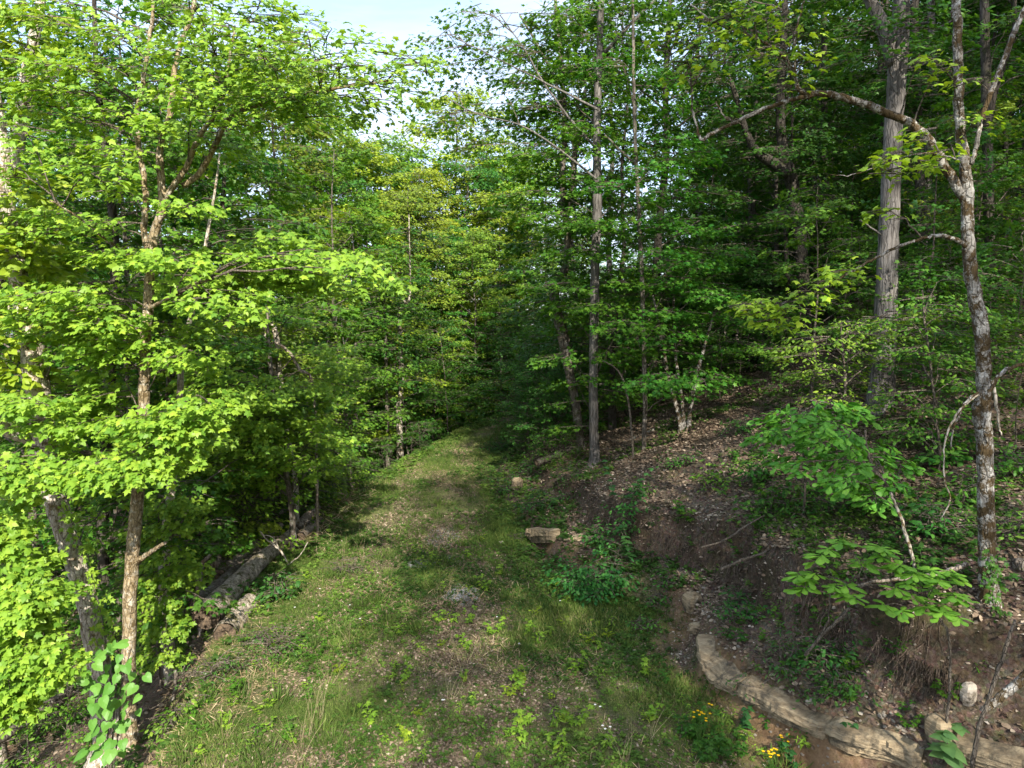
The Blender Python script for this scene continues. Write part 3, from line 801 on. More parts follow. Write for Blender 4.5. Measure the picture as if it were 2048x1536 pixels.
# --- right of the track
T = Tree("tulip_tree", "straight grey trunk rising from the bank, tallest of those beside the track", 16.6,
         [(1190, 930, 20.3), (1188, 850, 18.7), (1187, 750, 17.9), (1189, 620, 17.9), (1191, 500, 17.2), (1195, 400, 18.7), (1194, 300, 15.6), (1196, 180, 14.0), (1200, 80, 12.5), (1203, -40, 10.9), (1206, -250, 7.0)], B_grey, 31, extend=(0, .2, 3))
T.branch([(1196, 300, 6), (1150, 250, 5), (1090, 170, 4), (1050, 100, 3), (1000, 30, 2)], 16.2)
T.branch([(1197, 220, 5), (1130, 185, 4), (1060, 150, 3), (980, 110, 2), (900, 70, 2)], 15.5)
T.branch([(1195, 360, 5), (1120, 300, 4), (1040, 250, 3), (960, 230, 2), (900, 200, 2)], 15.8)
T.branch([(1195, 120, 8), (1250, 60, 6), (1310, 0, 5)], 16.8)
T.sprays([(1080, 200), (1120, 180), (1150, 120), (1180, 260), (1150, 300), (1230, 200), (1240, 90), (1170, 60), (1210, 350), (1140, 350), (1250, 300), (1120, 420), (1210, 440), (1160, 500), (1230, 540), (1120, 560), (1210, 600), (1150, 640), (1220, 700), (1170, 600), (1260, 640), (1080, 320), (1060, 380), (1140, 240), (1200, 20), (1130, 30), (1280, 20), (1160, 850), (1240, 900), (1150, 760), (1220, 780), (1130, 700), (1250, 560), (1160, 440), (1240, 400)], 130, .13, 1.3, MAPLE_S)
T.sprays([(890, 60), (920, 100), (960, 60), (1000, 100), (940, 150), (900, 180), (1000, 190), (960, 230), (1040, 120), (900, 225), (870, 250), (1020, 260), (960, 290), (1060, 60), (980, 20), (1040, 220), (880, 140), (930, 20), (1080, 100), (1090, 30), (1050, 300)], 44, .12, 1.3, MAPLE_S, .2)
T.done(C_MID)

T = Tree("maple_tree", "thin pale-spotted tree right of the straight grey trunk on the bank", 15.8,
         [(1286, 950, 11.2), (1288, 880, 9.6), (1290, 800, 9.6), (1288, 700, 8.8), (1284, 560, 8.8), (1278, 430, 8.0), (1272, 320, 7.2), (1268, 200, 6.4), (1266, 60, 5.6), (1264, -100, 4.0)], B_brown, 32, extend=(0, .2, 2))
T.branch([(1272, 330, 5), (1240, 300, 4), (1210, 270, 3)]); T.branch([(1283, 520, 4), (1340, 480, 3), (1400, 440, 2)]) 
T.sprays([(1240, 560), (1320, 500), (1350, 440), (1400, 520), (1310, 620), (1380, 600), (1260, 480), (1330, 380), (1290, 700), (1370, 520), (1440, 500), (1240, 360), (1330, 280), (1230, 440), (1300, 150), (1340, 200), (1240, 120), (1340, 560), (1300, 440), (1380, 460), (1260, 640), (1340, 660), (1420, 580), (1310, 330), (1370, 300)], 110, .12, 1.15, MAPLE_S)
T.sprays([(1310, 765, 14), (1350, 755, 14), (1290, 760, 14), (1400, 760, 14.3)], 90, .11, .8, MAPLE_S)
T.done(npv(C_DEEP) * (1.1, 1.25, 1))

T = Tree("oak_tree", "crooked mossy trunk with an S bend beside the straight grey trunk", 18.0,
         [(1166, 930, 23.4), (1160, 880, 17.2), (1152, 810, 17.2), (1138, 740, 18.7), (1128, 680, 23.4), (1118, 640, 20.3), (1110, 605, 18.7), (1112, 575, 17.2), (1130, 540, 15.6), (1136, 480, 14.0), (1130, 420, 14.0), (1124, 350, 13.3), (1130, 280, 11.7), (1128, 200, 9.4), (1120, 100, 7.8), (1110, -20, 6.2)], B_brown, 33, extend=(0, .2, 3), rough=.1)
T.branch([(1134, 430, 12), (1146, 360, 12), (1150, 310, 11), (1162, 260, 9), (1170, 180, 7)])
T.branch([(1128, 220, 8), (1105, 150, 6), (1075, 90, 5), (1040, 30, 4)])
T.sprays(inpoly(26, [(1040, 40), (1200, 0), (1240, 480), (1100, 520), (1040, 380)], T.g) + inpoly(10, [(1060, 480), (1180, 480), (1180, 640), (1090, 640)], T.g), 75, .14, 1.2, MAPLE_S)
T.done(C_MID)

# saplings in a clump on the bank
for i, (pts, lab) in enumerate([([(1362, 858, 9), (1352, 810, 8), (1338, 760, 8), (1325, 690, 7), (1312, 620, 5), (1300, 560, 4)], "left stem of the three saplings that spread like a fan from one spot"),
                                ([(1368, 856, 8), (1364, 800, 7), (1352, 720, 6), (1346, 640, 5), (1350, 560, 4)], "middle stem of the three saplings that spread like a fan from one spot"),
                                ([(1376, 858, 9), (1384, 800, 8), (1396, 740, 8), (1410, 690, 6), (1430, 620, 4)], "right stem of the three saplings that spread like a fan from one spot")]):
    T = Tree("sapling", lab, 16.4, pts, B_mossy, 40 + i, "sapling", "fan of three saplings", k=8, rough=.04)
    c = pts[-1]
    T.sprays([(c[0] + dx, c[1] + dy) for dx, dy in ((0, 0), (-50, 30), (50, 10), (20, 70), (-30, 110), (40, -40), (-30, -30), (10, 130), (60, 70))], 65, .105, .85, MAPLE_S)
    T.done(npv(C_DEEP) * (1.2, 1.25, 1))
T = Tree("sapling", "bare thin bent stem arching left in front of the spotted tree", 15.0,
         [(1268, 955, 5), (1266, 900, 5), (1262, 850, 5), (1256, 800, 4), (1246, 760, 4), (1230, 735, 3), (1205, 722, 2)], B_twig, 45, "sapling", k=6)
T.done(C_MID)

T = Tree("tulip_tree", "massive grey furrowed trunk on the right slope", 12.4,
         [(1758, 830, 56.1), (1762, 790, 49.4), (1768, 700, 44.1), (1772, 620, 41.4), (1776, 520, 37.4), (1780, 420, 34.8), (1784, 320, 33.4), (1790, 220, 32.0), (1796, 130, 33.4), (1802, 50, 30.7), (1806, -60, 28.1), (1810, -260, 22.7)], B_grey, 51, flare=False, extend=(.2, .3, 5), k=22, rough=.035)
T.branch([(1790, 130, 26), (1772, 70, 26), (1755, 30, 22), (1730, -20, 18), (1690, -120, 14)], k=12)
T.branch([(1762, 470, 4, 12.2), (1720, 440, 3, 12)])
T.sprays([(1800, 40, 12), (1850, 30, 12), (1740, 60, 12), (1700, -20, 12), (1820, -80, 12), (1900, -60, 12), (1650, -60, 12), (1760, 90, 11.9)], 80, .13, 1.2, OVAL)
T.done(C_DEEP)

T = Tree("maple_tree", "mossy blotched trunk with a long arching limb, nearest tree on the right", 6.4,
         [(1980, 1228, 36.4), (1976, 1160, 31.6), (1973, 1060, 30.1), (1971, 960, 29.3), (1969, 880, 28.5), (1962, 822, 31.6), (1968, 790, 26.9), (1966, 720, 26.1), (1962, 650, 26.9), (1948, 590, 25.3), (1938, 520, 22.9), (1935, 440, 21.3), (1934, 380, 21.3), (1928, 320, 19.0), (1919, 250, 17.4), (1918, 170, 16.7), (1915, 90, 15.8), (1912, 0, 15.8), (1906, -120, 13.4), (1900, -300, 9.5)], B_mossy, 52, extend=(0, .2, 2), k=18, rough=.05)
T.branch([(1936, 416, 12), (1912, 372, 17), (1888, 328, 17), (1868, 296, 16), (1845, 268, 16), (1820, 246, 15), (1790, 233, 14), (1740, 212, 14), (1690, 196, 13), (1650, 188, 12), (1612, 186, 10), (1597, 178, 9), (1592, 160, 7), (1580, 130, 6), (1540, 92, 5), (1490, 68, 5), (1430, 45, 4), (1380, 10, 3)], 6.4, 12, label="long pale arching limb that bends left over the slope")
T.branch([(1640, 188, 8), (1600, 196, 8), (1560, 206, 8), (1510, 226, 8), (1460, 250, 7), (1425, 266, 7), (1403, 279, 6), (1394, 250, 4), (1384, 215, 4), (1384, 175, 3), (1362, 145, 3), (1330, 120, 2)], 6.4, 8, label="bare drooping side limb with a sharp upward hook")
T.branch([(1468, 246, 4), (1448, 232, 3), (1430, 204, 3)], 6.4, 6)
T.branch([(1592, 160, 5), (1588, 110, 4), (1592, 60, 4), (1610, 0, 3)], 6.4, 6)
T.branch([(1942, 330, 8), (1952, 296, 8), (1960, 250, 8), (1976, 200, 9), (1996, 150, 9), (2015, 100, 9), (2035, 50, 10), (2060, 0, 10)], 6.2, 8, label="smooth grey limb rising steeply to the right")
T.branch([(1932, 492, 9), (1910, 478, 8), (1880, 470, 7), (1850, 476, 6), (1800, 492, 6), (1750, 516, 5), (1700, 545, 5), (1650, 575, 4), (1600, 598, 3), (1540, 612, 2)], 6.1, 7, label="thin side branch bending down to the left with yellow-green leaves")
T.branch([(1968, 800, 8), (1985, 770, 8), (2005, 745, 8), (2030, 732, 8), (2070, 728, 7)], 6.2, 7)
T.branch([(1958, 785, 5), (1935, 800, 5), (1918, 830, 5), (1906, 860, 4), (1902, 900, 2)], 6.1, 6)
T.branch([(1920, 322, 4), (1890, 312, 3), (1855, 306, 3), (1800, 316, 2), (1750, 335, 2), (1700, 350, 2), (1660, 350, 1.5)], 6.0, 5)
yel = [(1420, 40), (1460, 30), (1500, 60), (1530, 40), (1560, 90), (1600, 60), (1580, 130), (1400, 90), (1380, 120), (1450, 90), (1520, 100), (1590, 165), (1500, 20), (1610, 110), (1560, 20), (1360, 60), (1440, 60), (1380, 150), (1340, 100)]
T.sprays([(a, b, 6.3) for a, b in yel], 20, .072, .32, MAPLE, .3, .4, jit=.05)
T.sprays([(1840, 125, 6.2), (1870, 150, 6.2), (1900, 130, 6.1), (1950, 155, 6.2), (1860, 115, 6.2), (1780, 320, 6), (1820, 330, 6), (1770, 345, 6), (1840, 260, 6.2), (1800, 305, 6), (1870, 330, 6), (1900, 290, 6.1), (1780, 420, 6.2), (1960, 240, 6.3)], 15, .072, .26, MAPLE, .3, .4, jit=.05)
T.sprays([(1540, 600, 6.0), (1580, 620, 6.0), (1510, 625, 6), (1620, 585, 6), (1660, 560, 6), (1600, 640, 6), (1550, 650, 6), (1690, 545, 6), (1500, 600, 6)], 20, .07, .28, MAPLE, .3, .4, jit=.05)
T.done((.25, .40, .03))

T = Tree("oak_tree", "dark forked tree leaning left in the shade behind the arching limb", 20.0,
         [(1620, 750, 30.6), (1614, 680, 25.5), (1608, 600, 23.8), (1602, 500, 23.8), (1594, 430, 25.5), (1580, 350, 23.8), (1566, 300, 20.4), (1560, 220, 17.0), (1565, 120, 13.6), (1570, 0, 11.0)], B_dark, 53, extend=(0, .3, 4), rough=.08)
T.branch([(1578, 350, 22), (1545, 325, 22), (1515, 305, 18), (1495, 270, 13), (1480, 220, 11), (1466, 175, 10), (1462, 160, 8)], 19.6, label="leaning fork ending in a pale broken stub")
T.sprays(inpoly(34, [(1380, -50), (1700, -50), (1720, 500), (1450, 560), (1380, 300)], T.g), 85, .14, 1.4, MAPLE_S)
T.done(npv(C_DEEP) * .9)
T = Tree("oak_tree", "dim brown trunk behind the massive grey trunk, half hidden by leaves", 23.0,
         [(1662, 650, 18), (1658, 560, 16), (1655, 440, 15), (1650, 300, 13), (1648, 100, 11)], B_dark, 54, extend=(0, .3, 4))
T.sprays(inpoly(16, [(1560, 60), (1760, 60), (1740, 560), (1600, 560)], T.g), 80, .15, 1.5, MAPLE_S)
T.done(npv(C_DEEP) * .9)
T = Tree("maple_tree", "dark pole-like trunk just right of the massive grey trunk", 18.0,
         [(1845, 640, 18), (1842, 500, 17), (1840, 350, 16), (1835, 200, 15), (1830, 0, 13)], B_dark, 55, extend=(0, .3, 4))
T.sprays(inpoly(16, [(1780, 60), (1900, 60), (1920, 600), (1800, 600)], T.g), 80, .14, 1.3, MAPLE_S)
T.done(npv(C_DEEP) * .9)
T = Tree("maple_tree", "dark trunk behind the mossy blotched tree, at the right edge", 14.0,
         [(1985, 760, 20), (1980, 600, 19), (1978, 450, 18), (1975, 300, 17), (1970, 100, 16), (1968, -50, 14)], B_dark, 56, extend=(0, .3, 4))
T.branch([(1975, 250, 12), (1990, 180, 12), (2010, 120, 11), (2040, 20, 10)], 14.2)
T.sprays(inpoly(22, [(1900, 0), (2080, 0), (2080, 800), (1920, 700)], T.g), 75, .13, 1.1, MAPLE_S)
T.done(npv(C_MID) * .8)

# --- low trees with large leaves on the right slope
def whorl(mb, c, n, size, g, tpl=OBOV, tilt=.25, dz=-.12):
    a = g.uniform(0, 6.28) + np.arange(n) * 6.283 / n + g.normal(size=n) * .2
    ax = np.stack([np.cos(a), np.sin(a), np.full(n, dz) + g.normal(size=n) * .15], 1)
    nr = np.stack([np.cos(a) * .1, np.sin(a) * .1, np.ones(n)], 1) + g.normal(size=(n, 3)) * tilt * .5
    mb.leaves(tpl, np.broadcast_to(npv(c), (n, 3)) + g.normal(size=(n, 3)) * .01, ax, nr, size * g.uniform(.75, 1.15, n), np.clip(g.normal(.5, .18, n), 0, 1), 0)
T = Tree("umbrella_magnolia", "low arching sapling with whorls of big bright leaves, left of the nearest trunk's foot", 6.1,
         [(1900, 1290, 6, 5.9), (1870, 1230, 6, 6.0), (1820, 1180, 5, 6.1), (1740, 1170, 4, 6.1), (1680, 1180, 3, 6.1)], B_twig, 61, "sapling", flare=False, k=6)
for u, v, Y in [(1640, 1110, 6.2), (1690, 1085, 6.3), (1760, 1095, 6.2), (1800, 1130, 6.1), (1830, 1150, 6.0), (1880, 1160, 5.9), (1905, 1190, 5.8), (1890, 1225, 5.7), (1700, 1190, 6.0), (1600, 1150, 6.3), (1610, 1175, 6.2), (1770, 1210, 5.9), (1690, 1170, 6.1), (1900, 1150, 6.0), (1730, 1130, 6.2), (1850, 1210, 5.9), (1790, 1175, 6.0)]:
    p = PY(u, v, Y); T.limb_to(p, .003); whorl(T.crown, p, 9, .155, T.g)
    for q in range(2): whorl(T.crown, p + T.g.normal(size=3) * npv((.09, .08, .035)), 7, .12, T.g)
T.done((.17, .36, .04), [M_leaf_big, B_twig])
T = Tree("sapling", "leafy oak sapling with drooping sprays in front of the massive grey trunk's foot", 8.6,
         [(1835, 1145, 7, 7.4), (1815, 1060, 7, 7.8), (1780, 980, 6, 8.2), (1740, 920, 6, 8.5), (1730, 860, 5, 8.6)], B_twig, 62, "sapling", flare=False, k=6)
T.sprays([(1660, 860), (1700, 870), (1740, 880), (1640, 900), (1690, 910), (1750, 910), (1590, 910), (1620, 925), (1680, 940), (1790, 920), (1730, 940), (1650, 840), (1770, 970), (1720, 960)], 46, .13, .42, OBOV, .5, .45)
T.done((.12, .32, .035), [M_leaf_big, B_twig])
T = Tree("sapling", "sapling with loose broad leaves on the slope left of the massive grey trunk", 9.4,
         [(1610, 940, 5), (1600, 880, 5), (1585, 840, 4), (1560, 820, 3)], B_twig, 63, "sapling", flare=False, k=6)
T.sprays([(1560, 840), (1600, 830), (1540, 870), (1580, 860), (1630, 830), (1660, 810), (1690, 820)], 34, .14, .45, OVAL, .7, .5)
T.done((.10, .28, .03), [M_leaf_big, B_twig])
T = Tree("beech_sapling", "light layered beech sapling in front of the massive grey trunk", 11.0,
         [(1690, 830, 6), (1690, 760, 5), (1685, 700, 4), (1680, 640, 3)], B_twig, 64, "sapling", flare=False, k=6)
T.sprays([(1620, 690), (1660, 680), (1700, 700), (1740, 670), (1680, 730), (1640, 750), (1720, 760), (1760, 640), (1800, 650), (1850, 660), (1700, 640), (1670, 780), (1830, 700), (1600, 700), (1820, 620), (1870, 620)], 75, .075, .75, OVAL, .3)
T.done(npv(C_LIME) * .8)
T = Tree("beech_sapling", "green beech sapling between the massive grey trunk and the nearest mossy trunk", 9.6,
         [(1880, 900, 6), (1870, 820, 5), (1862, 740, 5), (1850, 650, 4), (1845, 580, 3)], B_twig, 65, "sapling", flare=False, k=6)
T.sprays([(1900, 560), (1860, 590), (1820, 640), (1880, 650), (1840, 690), (1900, 700), (1800, 720), (1860, 750), (1910, 760), (1820, 780), (1880, 810), (1780, 800), (1920, 620), (1850, 840), (1800, 850), (1900, 860)], 75, .075, .65, OVAL, .35)
T.done(npv(C_MID) * .9)

# --- climbing leaves on trunks and the heart-leaved plant
def creeper(label, pts, Y, spread, n, size, color, seed, tpl=MAPLE_S):
    g = np.random.default_rng(seed); mb = MB()
    p, r = pxpath([(u, v, 3) for u, v in pts], Y); org = p[0]
    path = smooth_path(p, 30)
    mb.tube(path, .006, 4, 1, cap=False)
    i = g.integers(0, 30, n)
    pos = path[i] + g.normal(size=(n, 3)) * npv((spread, .04, .05))
    ax = g.normal(size=(n, 3)) * .6 + npv((0, -.3, -.8)); nr = g.normal(size=(n, 3)) * .35 + npv((0, -.8, .6))
    mb.leaves(tpl, pos, ax, nr, size * g.uniform(.6, 1.2, n), g.uniform(.2, .9, n), 0)
    o = mb.build("creeper", [M_leaf, B_twig], None, org, color)
    return tag(o, label, "creeper")
creeper("creeper with lit five-part leaves climbing the thick leaning trunk", [(212, 1300), (205, 1240), (190, 1180), (178, 1120), (150, 1060), (130, 1010)], 7.85, .07, 170, .085, C_LIME, 5)
creeper("ivy growing up the lower stem of the mossy blotched trunk at the right", [(1990, 1235), (1985, 1190), (1988, 1150), (1982, 1110)], 6.22, .05, 110, .05, C_DEEP, 6)

g = np.random.default_rng(77)
b, _ = G(232, 1500); b[1] = 7.0
org = npv((PY(215, 1500, 6.9)[0], 6.9, H(PY(215, 1500, 6.9)[0], 6.9)))
e = empty("heart_leaved_plant", org, "tall plant with big heart-shaped leaves in front of the two left trunks", "plant")
st, lf = MB(), MB()
for k in range(3):
    pp = npv([org, PY(215 + 12 * k, 1440, 6.8), PY(222 + 10 * k, 1370, 6.75), PY(205 + 30 * k, 1290, 6.75)])
    q = smooth_path(pp, 12); st.tube(q, np.linspace(.012, .005, 12), 5)
st.build("stem", [B_twig], e, org)
for u, v in [(225, 1290), (255, 1285), (200, 1300), (240, 1310), (190, 1325), (215, 1330), (250, 1330), (180, 1345), (205, 1350), (235, 1350), (265, 1345), (175, 1375), (190, 1370), (222, 1370), (245, 1375), (270, 1370), (280, 1390), (180, 1395), (205, 1395), (235, 1400), (255, 1410), (195, 1420), (225, 1425), (185, 1440), (213, 1445), (240, 1445), (205, 1470), (225, 1480), (195, 1490), (245, 1480), (215, 1510), (235, 1520), (170, 1500), (275, 1420), (165, 1335), (290, 1350), (210, 1310), (230, 1350), (200, 1390), (250, 1390), (220, 1400), (185, 1360), (262, 1320), (240, 1330), (215, 1460), (230, 1445), (200, 1500), (222, 1500), (250, 1440), (262, 1370), (232, 1285), (212, 1298), (176, 1360), (198, 1378), (228, 1388), (258, 1402), (188, 1408), (216, 1416), (246, 1424), (196, 1454), (236, 1456), (214, 1488), (240, 1500), (182, 1470)]:
    p = PY(u, v, 6.6 + g.normal() * .12)
    n = 1
    ax = npv([[g.normal() * .8, -.45 + g.normal() * .3, -.65 + g.normal() * .35]]); nr = npv([[g.normal() * .55, -.7 + g.normal() * .3, .8]])
    lf.leaves(HEART, p[None], ax, nr, .118 * g.uniform(.75, 1.2), g.uniform(.3, .8), 0)
lf.build("foliage", [M_leaf_big], e, org, (.105, .25, .040))

def heart_plant(u, v, hgt, n, size, label, color=(.10, .20, .05), stems=1, Yoff=0, group=None):
    p, t = G(u, v); g = np.random.default_rng(int(u * 7 + v)); e = empty("broad_leaved_plant", p, label, "plant", group)
    st, lf = MB(), MB()
    for s in range(stems):
        tip = npv((g.normal() * .12 * hgt, g.normal() * .12 * hgt, hgt)) if stems == 1 else npv((g.normal() * .35 * hgt, g.normal() * .35 * hgt, hgt * g.uniform(.7, 1)))
        q = smooth_path(npv([p - (0, 0, .03), p + tip * .5 + g.normal(size=3) * .02, p + tip]), 8)
        st.tube(q, np.linspace(.008, .003, 8), 4)
        for i in range(n):
            f = .25 + .75 * (i + 1) / n; c = q[min(7, int(f * 7))]
            whorl(lf, c, 3 if i < n - 1 else 4, size * (1.1 - .4 * f), g, HEART, .3, -.25)
    st.build("stem", [B_twig], e, p); lf.build("foliage", [M_leaf_big], e, p, color)
    return e
heart_plant(1880, 1530, .45, 4, .19, "plant with huge soft round leaves in front of the bottom right rock slab", (.12, .24, .075), 2)
heart_plant(1235, 1010, .85, 6, .13, "tall leafy weed standing on the bank edge below the straight grey trunk", (.05, .15, .04), 2)
heart_plant(1265, 1130, .75, 5, .13, "large-leaved weed at the right side of the dark green bush beside the track", (.06, .16, .04), 2)
heart_plant(1705, 1335, .32, 4, .07, "slim upright weed with round leaves growing above the rock ledge", (.06, .17, .04), 1)
heart_plant(1490, 1460, .35, 5, .085, "dark green leafy weed at the foot of the clay bank", (.035, .12, .03), 2)
heart_plant(1585, 1540, .25, 4, .08, "small dark weed at the bottom edge below the ledge", (.035, .12, .03), 2)
heart_plant(1680, 1480, .22, 4, .08, "dark weed sprouting from the face of the rock ledge", (.045, .14, .035), 2)

# ------------------------------------------------------------------ bushes near the track
def bush(u, v, w, hgt, n, size, label, color, tpl=OVAL, name="bush", cat="bush", group=None, nst=9, back=.5):
    p, t = G(u, v); g = np.random.default_rng(int(u * 3 + v * 5)); e = empty(name, p, label, cat, group)
    st, lf = MB(), MB()
    for s in range(nst):
        a = g.uniform(0, 6.28); r = w * .5 * math.sqrt(g.uniform(0, 1)); tip = npv((math.cos(a) * r, math.sin(a) * r * back, hgt * (1 - .5 * (r / (w * .5)) ** 2) * g.uniform(.75, 1.1)))
        gz = H(p[0] + tip[0], p[1] + tip[1]); base = npv((p[0] + tip[0] * .35, p[1] + tip[1] * .35, 0)); base[2] = H(base[0], base[1])
        top = npv((p[0] + tip[0], p[1] + tip[1], gz + tip[2]))
        q = smooth_path(npv([base - (0, 0, .03), (base + top) / 2 + g.normal(size=3) * .04, top]), 6)
        st.tube(q, np.linspace(.008, .003, 6), 4)
        for i in range(3):
            c = q[2 + i + (i == 2)] 
            spray(lf, c, g.uniform(0, 6.28), w * .28 * g.uniform(.7, 1.2), max(5, n // (nst * 3)), size, tpl, g, .3, 1.2, .05, True, .25, .45)
    st.build("stem", [B_twig], e, p); lf.build("foliage", [M_leaf, B_twig], e, p, color)
    return e
bush(1195, 1190, 1.5, .6, 1900, .08, "dense dark green bush at the foot of the bank, right of the track", (.055, .205, .040), OVAL, nst=20)
bush(1540, 1040, 1.1, .5, 420, .09, "bright leafy bush on the slope above the cut bank", (.07, .18, .025))
bush(1560, 1340, .75, .35, 420, .055, "green ferny bush on the bench behind the rock ledge", (.05, .15, .028), LANCE)
bush(1650, 1400, .7, .22, 380, .05, "low weeds over the middle of the rock ledge", (.06, .16, .028))
bush(1480, 1215, .6, .3, 240, .06, "small round bush near the left end of the rock ledge", (.045, .14, .03))
bush(1090, 1010, 1.2, .4, 500, .075, "green bush hiding the bank's foot beside the tan rock", (.045, .13, .028))
bush(1040, 960, 1.6, .5, 600, .08, "low green thicket along the right side of the track", (.045, .13, .026))
bush(560, 1300, 1.3, .3, 520, .06, "patch of fresh green weeds below the log ends", (.065, .17, .022), LANCE)
bush(430, 1360, 1.0, .3, 420, .06, "weeds with small white flowers left of the track", (.06, .16, .022), LANCE)
bush(545, 1200, .9, .45, 330, .085, "broad-leaved weeds beside the short log", (.05, .15, .028))
bush(700, 1150, .8, .35, 260, .05, "weedy clump on the left verge above the bare patch", (.06, .14, .022), LANCE)
bush(610, 960, 1.5, 1.0, 520, .10, "bright green shrub behind the far end of the big log", (.07, .19, .03), OVAL)
bush(1040, 1080, .5, .15, 140, .05, "low weeds in front of the small tan rock", (.07, .15, .022))
bush(1140, 960, 1.1, .35, 330, .07, "green brambles on the bank left of the straight grey trunk", (.05, .14, .025))
for u, v, w, h, n, sz, c, lab in [(1440, 965, .8, .4, 170, .08, (.13, .27, .03), "bright yellow-green weeds left of the leafy bush on the slope"), (1520, 965, .7, .5, 190, .10, (.07, .22, .03), "broad-leaved bush on the slope, upper of two"),
        (1255, 1070, .9, .4, 420, .08, (.05, .18, .03), "weeds climbing the bank above the dense dark bush"), (1330, 1190, .6, .25, 200, .06, (.06, .19, .03), "low leafy weeds under the hollow of the cut bank"), (1290, 1262, .5, .2, 150, .06, (.07, .2, .03), "weeds between the dark bush and the ledge's upper end"),
        (1480, 1250, .55, .25, 200, .06, (.05, .18, .03), "weeds behind the smooth tan rock block"), (1700, 1290, .5, .25, 180, .05, (.06, .19, .03), "weeds hanging over the root fringe"), (1640, 1345, .6, .28, 260, .06, (.045, .16, .03), "dark leafy weeds right of the ferny bush on the bench"),
        (1900, 925, .9, .5, 260, .12, (.07, .22, .03), "large-leaved growth just left of the nearest mossy trunk"), (1880, 1075, .8, .4, 240, .08, (.06, .2, .03), "leafy growth on the sunny patch beside the nearest mossy trunk"), (2010, 960, .9, .5, 300, .08, (.09, .24, .03), "leafy growth right of the nearest mossy trunk"),
        (2030, 1070, .6, .25, 160, .07, (.12, .26, .03), "bright weeds at the right edge, level with the sunny patch"), (1760, 1010, 1.0, .4, 330, .08, (.07, .22, .03), "leafy growth under the oak sapling"), (1660, 1030, .9, .3, 240, .08, (.06, .19, .03), "low weeds right of the bright leafy bush"),
        (1370, 930, .9, .3, 220, .07, (.07, .2, .03), "low weeds below the fan of saplings"), (1480, 870, 1.0, .35, 260, .08, (.06, .19, .03), "weeds on the bare leaf-strewn slope right of the saplings"), (1290, 990, .7, .25, 160, .07, (.08, .2, .03), "small weeds at the foot of the spotted tree"),
        (1940, 1010, .7, .4, 200, .09, (.10, .26, .03), "broad leaves beside the nearest mossy trunk's lower stem"), (1600, 1000, .8, .3, 220, .08, (.08, .22, .03), "green weeds upslope of the bright leafy bush"), (1200, 1080, .8, .3, 260, .07, (.05, .17, .03), "leafy bank growth left of the large-leaved weed"),
        (640, 1010, .9, .5, 260, .07, (.12, .26, .03), "sunlit weeds at the far end of the log"), (350, 1460, .8, .3, 260, .06, (.15, .27, .03), "bright low weeds right of the two left trunks"), (130, 1450, 1.2, .3, 360, .06, (.11, .23, .03), "low plants on the sunny ground at the bottom left corner"),
        (1010, 990, .7, .3, 240, .06, (.05, .17, .03), "low weeds below the small rounded rock")]:
    bush(u, v, w, h, n, sz, lab, c)
bush(1000, 900, 1.3, .5, 460, .08, "leafy growth where the bank meets the far track", (.045, .14, .026))

# --- ragwort
def ragwort(u, v, hgt, label, n=9):
    p, t = G(u, v); g = np.random.default_rng(int(u + v)); e = empty("yellow_wildflower", p, label, "flower", "yellow wildflowers")
    st, fl = MB(), MB()
    for s in range(n):
        tip = p + npv((g.normal() * .06, g.normal() * .05, hgt * g.uniform(.8, 1.1)))
        st.tube(npv([p, (p + tip) / 2 + g.normal(size=3) * .012, tip]), [.004, .003, .002], 4)
        a = np.arange(7) * 6.283 / 7; ax = np.stack([np.cos(a), np.sin(a), 0 * a + .15], 1)
        fl.leaves(RHOMB, np.repeat(tip[None], 7, 0), ax, np.repeat(npv([[0, -.3, 1]]), 7, 0), .018, .5, 0)
    st.build("stem", [M_grass], e, p, (.07, .15, .03)); fl.build("flower_head", [M_petal], e, p, (.85, .52, .015))
    lf = MB(); whorl(lf, p + npv((0, 0, .04)), 10, .10, g, OVAL); lf.build("foliage", [M_leaf], e, p, (.08, .19, .03))
ragwort(1397, 1500, .42, "yellow wildflower cluster on tall stems at the left foot of the clay bank", 10)
ragwort(1545, 1545, .20, "yellow wildflowers at the bottom edge of the photo", 10)
ragwort(1566, 1500, .16, "lone yellow wildflower in front of the clay face", 5)
ragwort(1437, 1432, .14, "tiny single yellow flower right of the tall yellow cluster", 2)

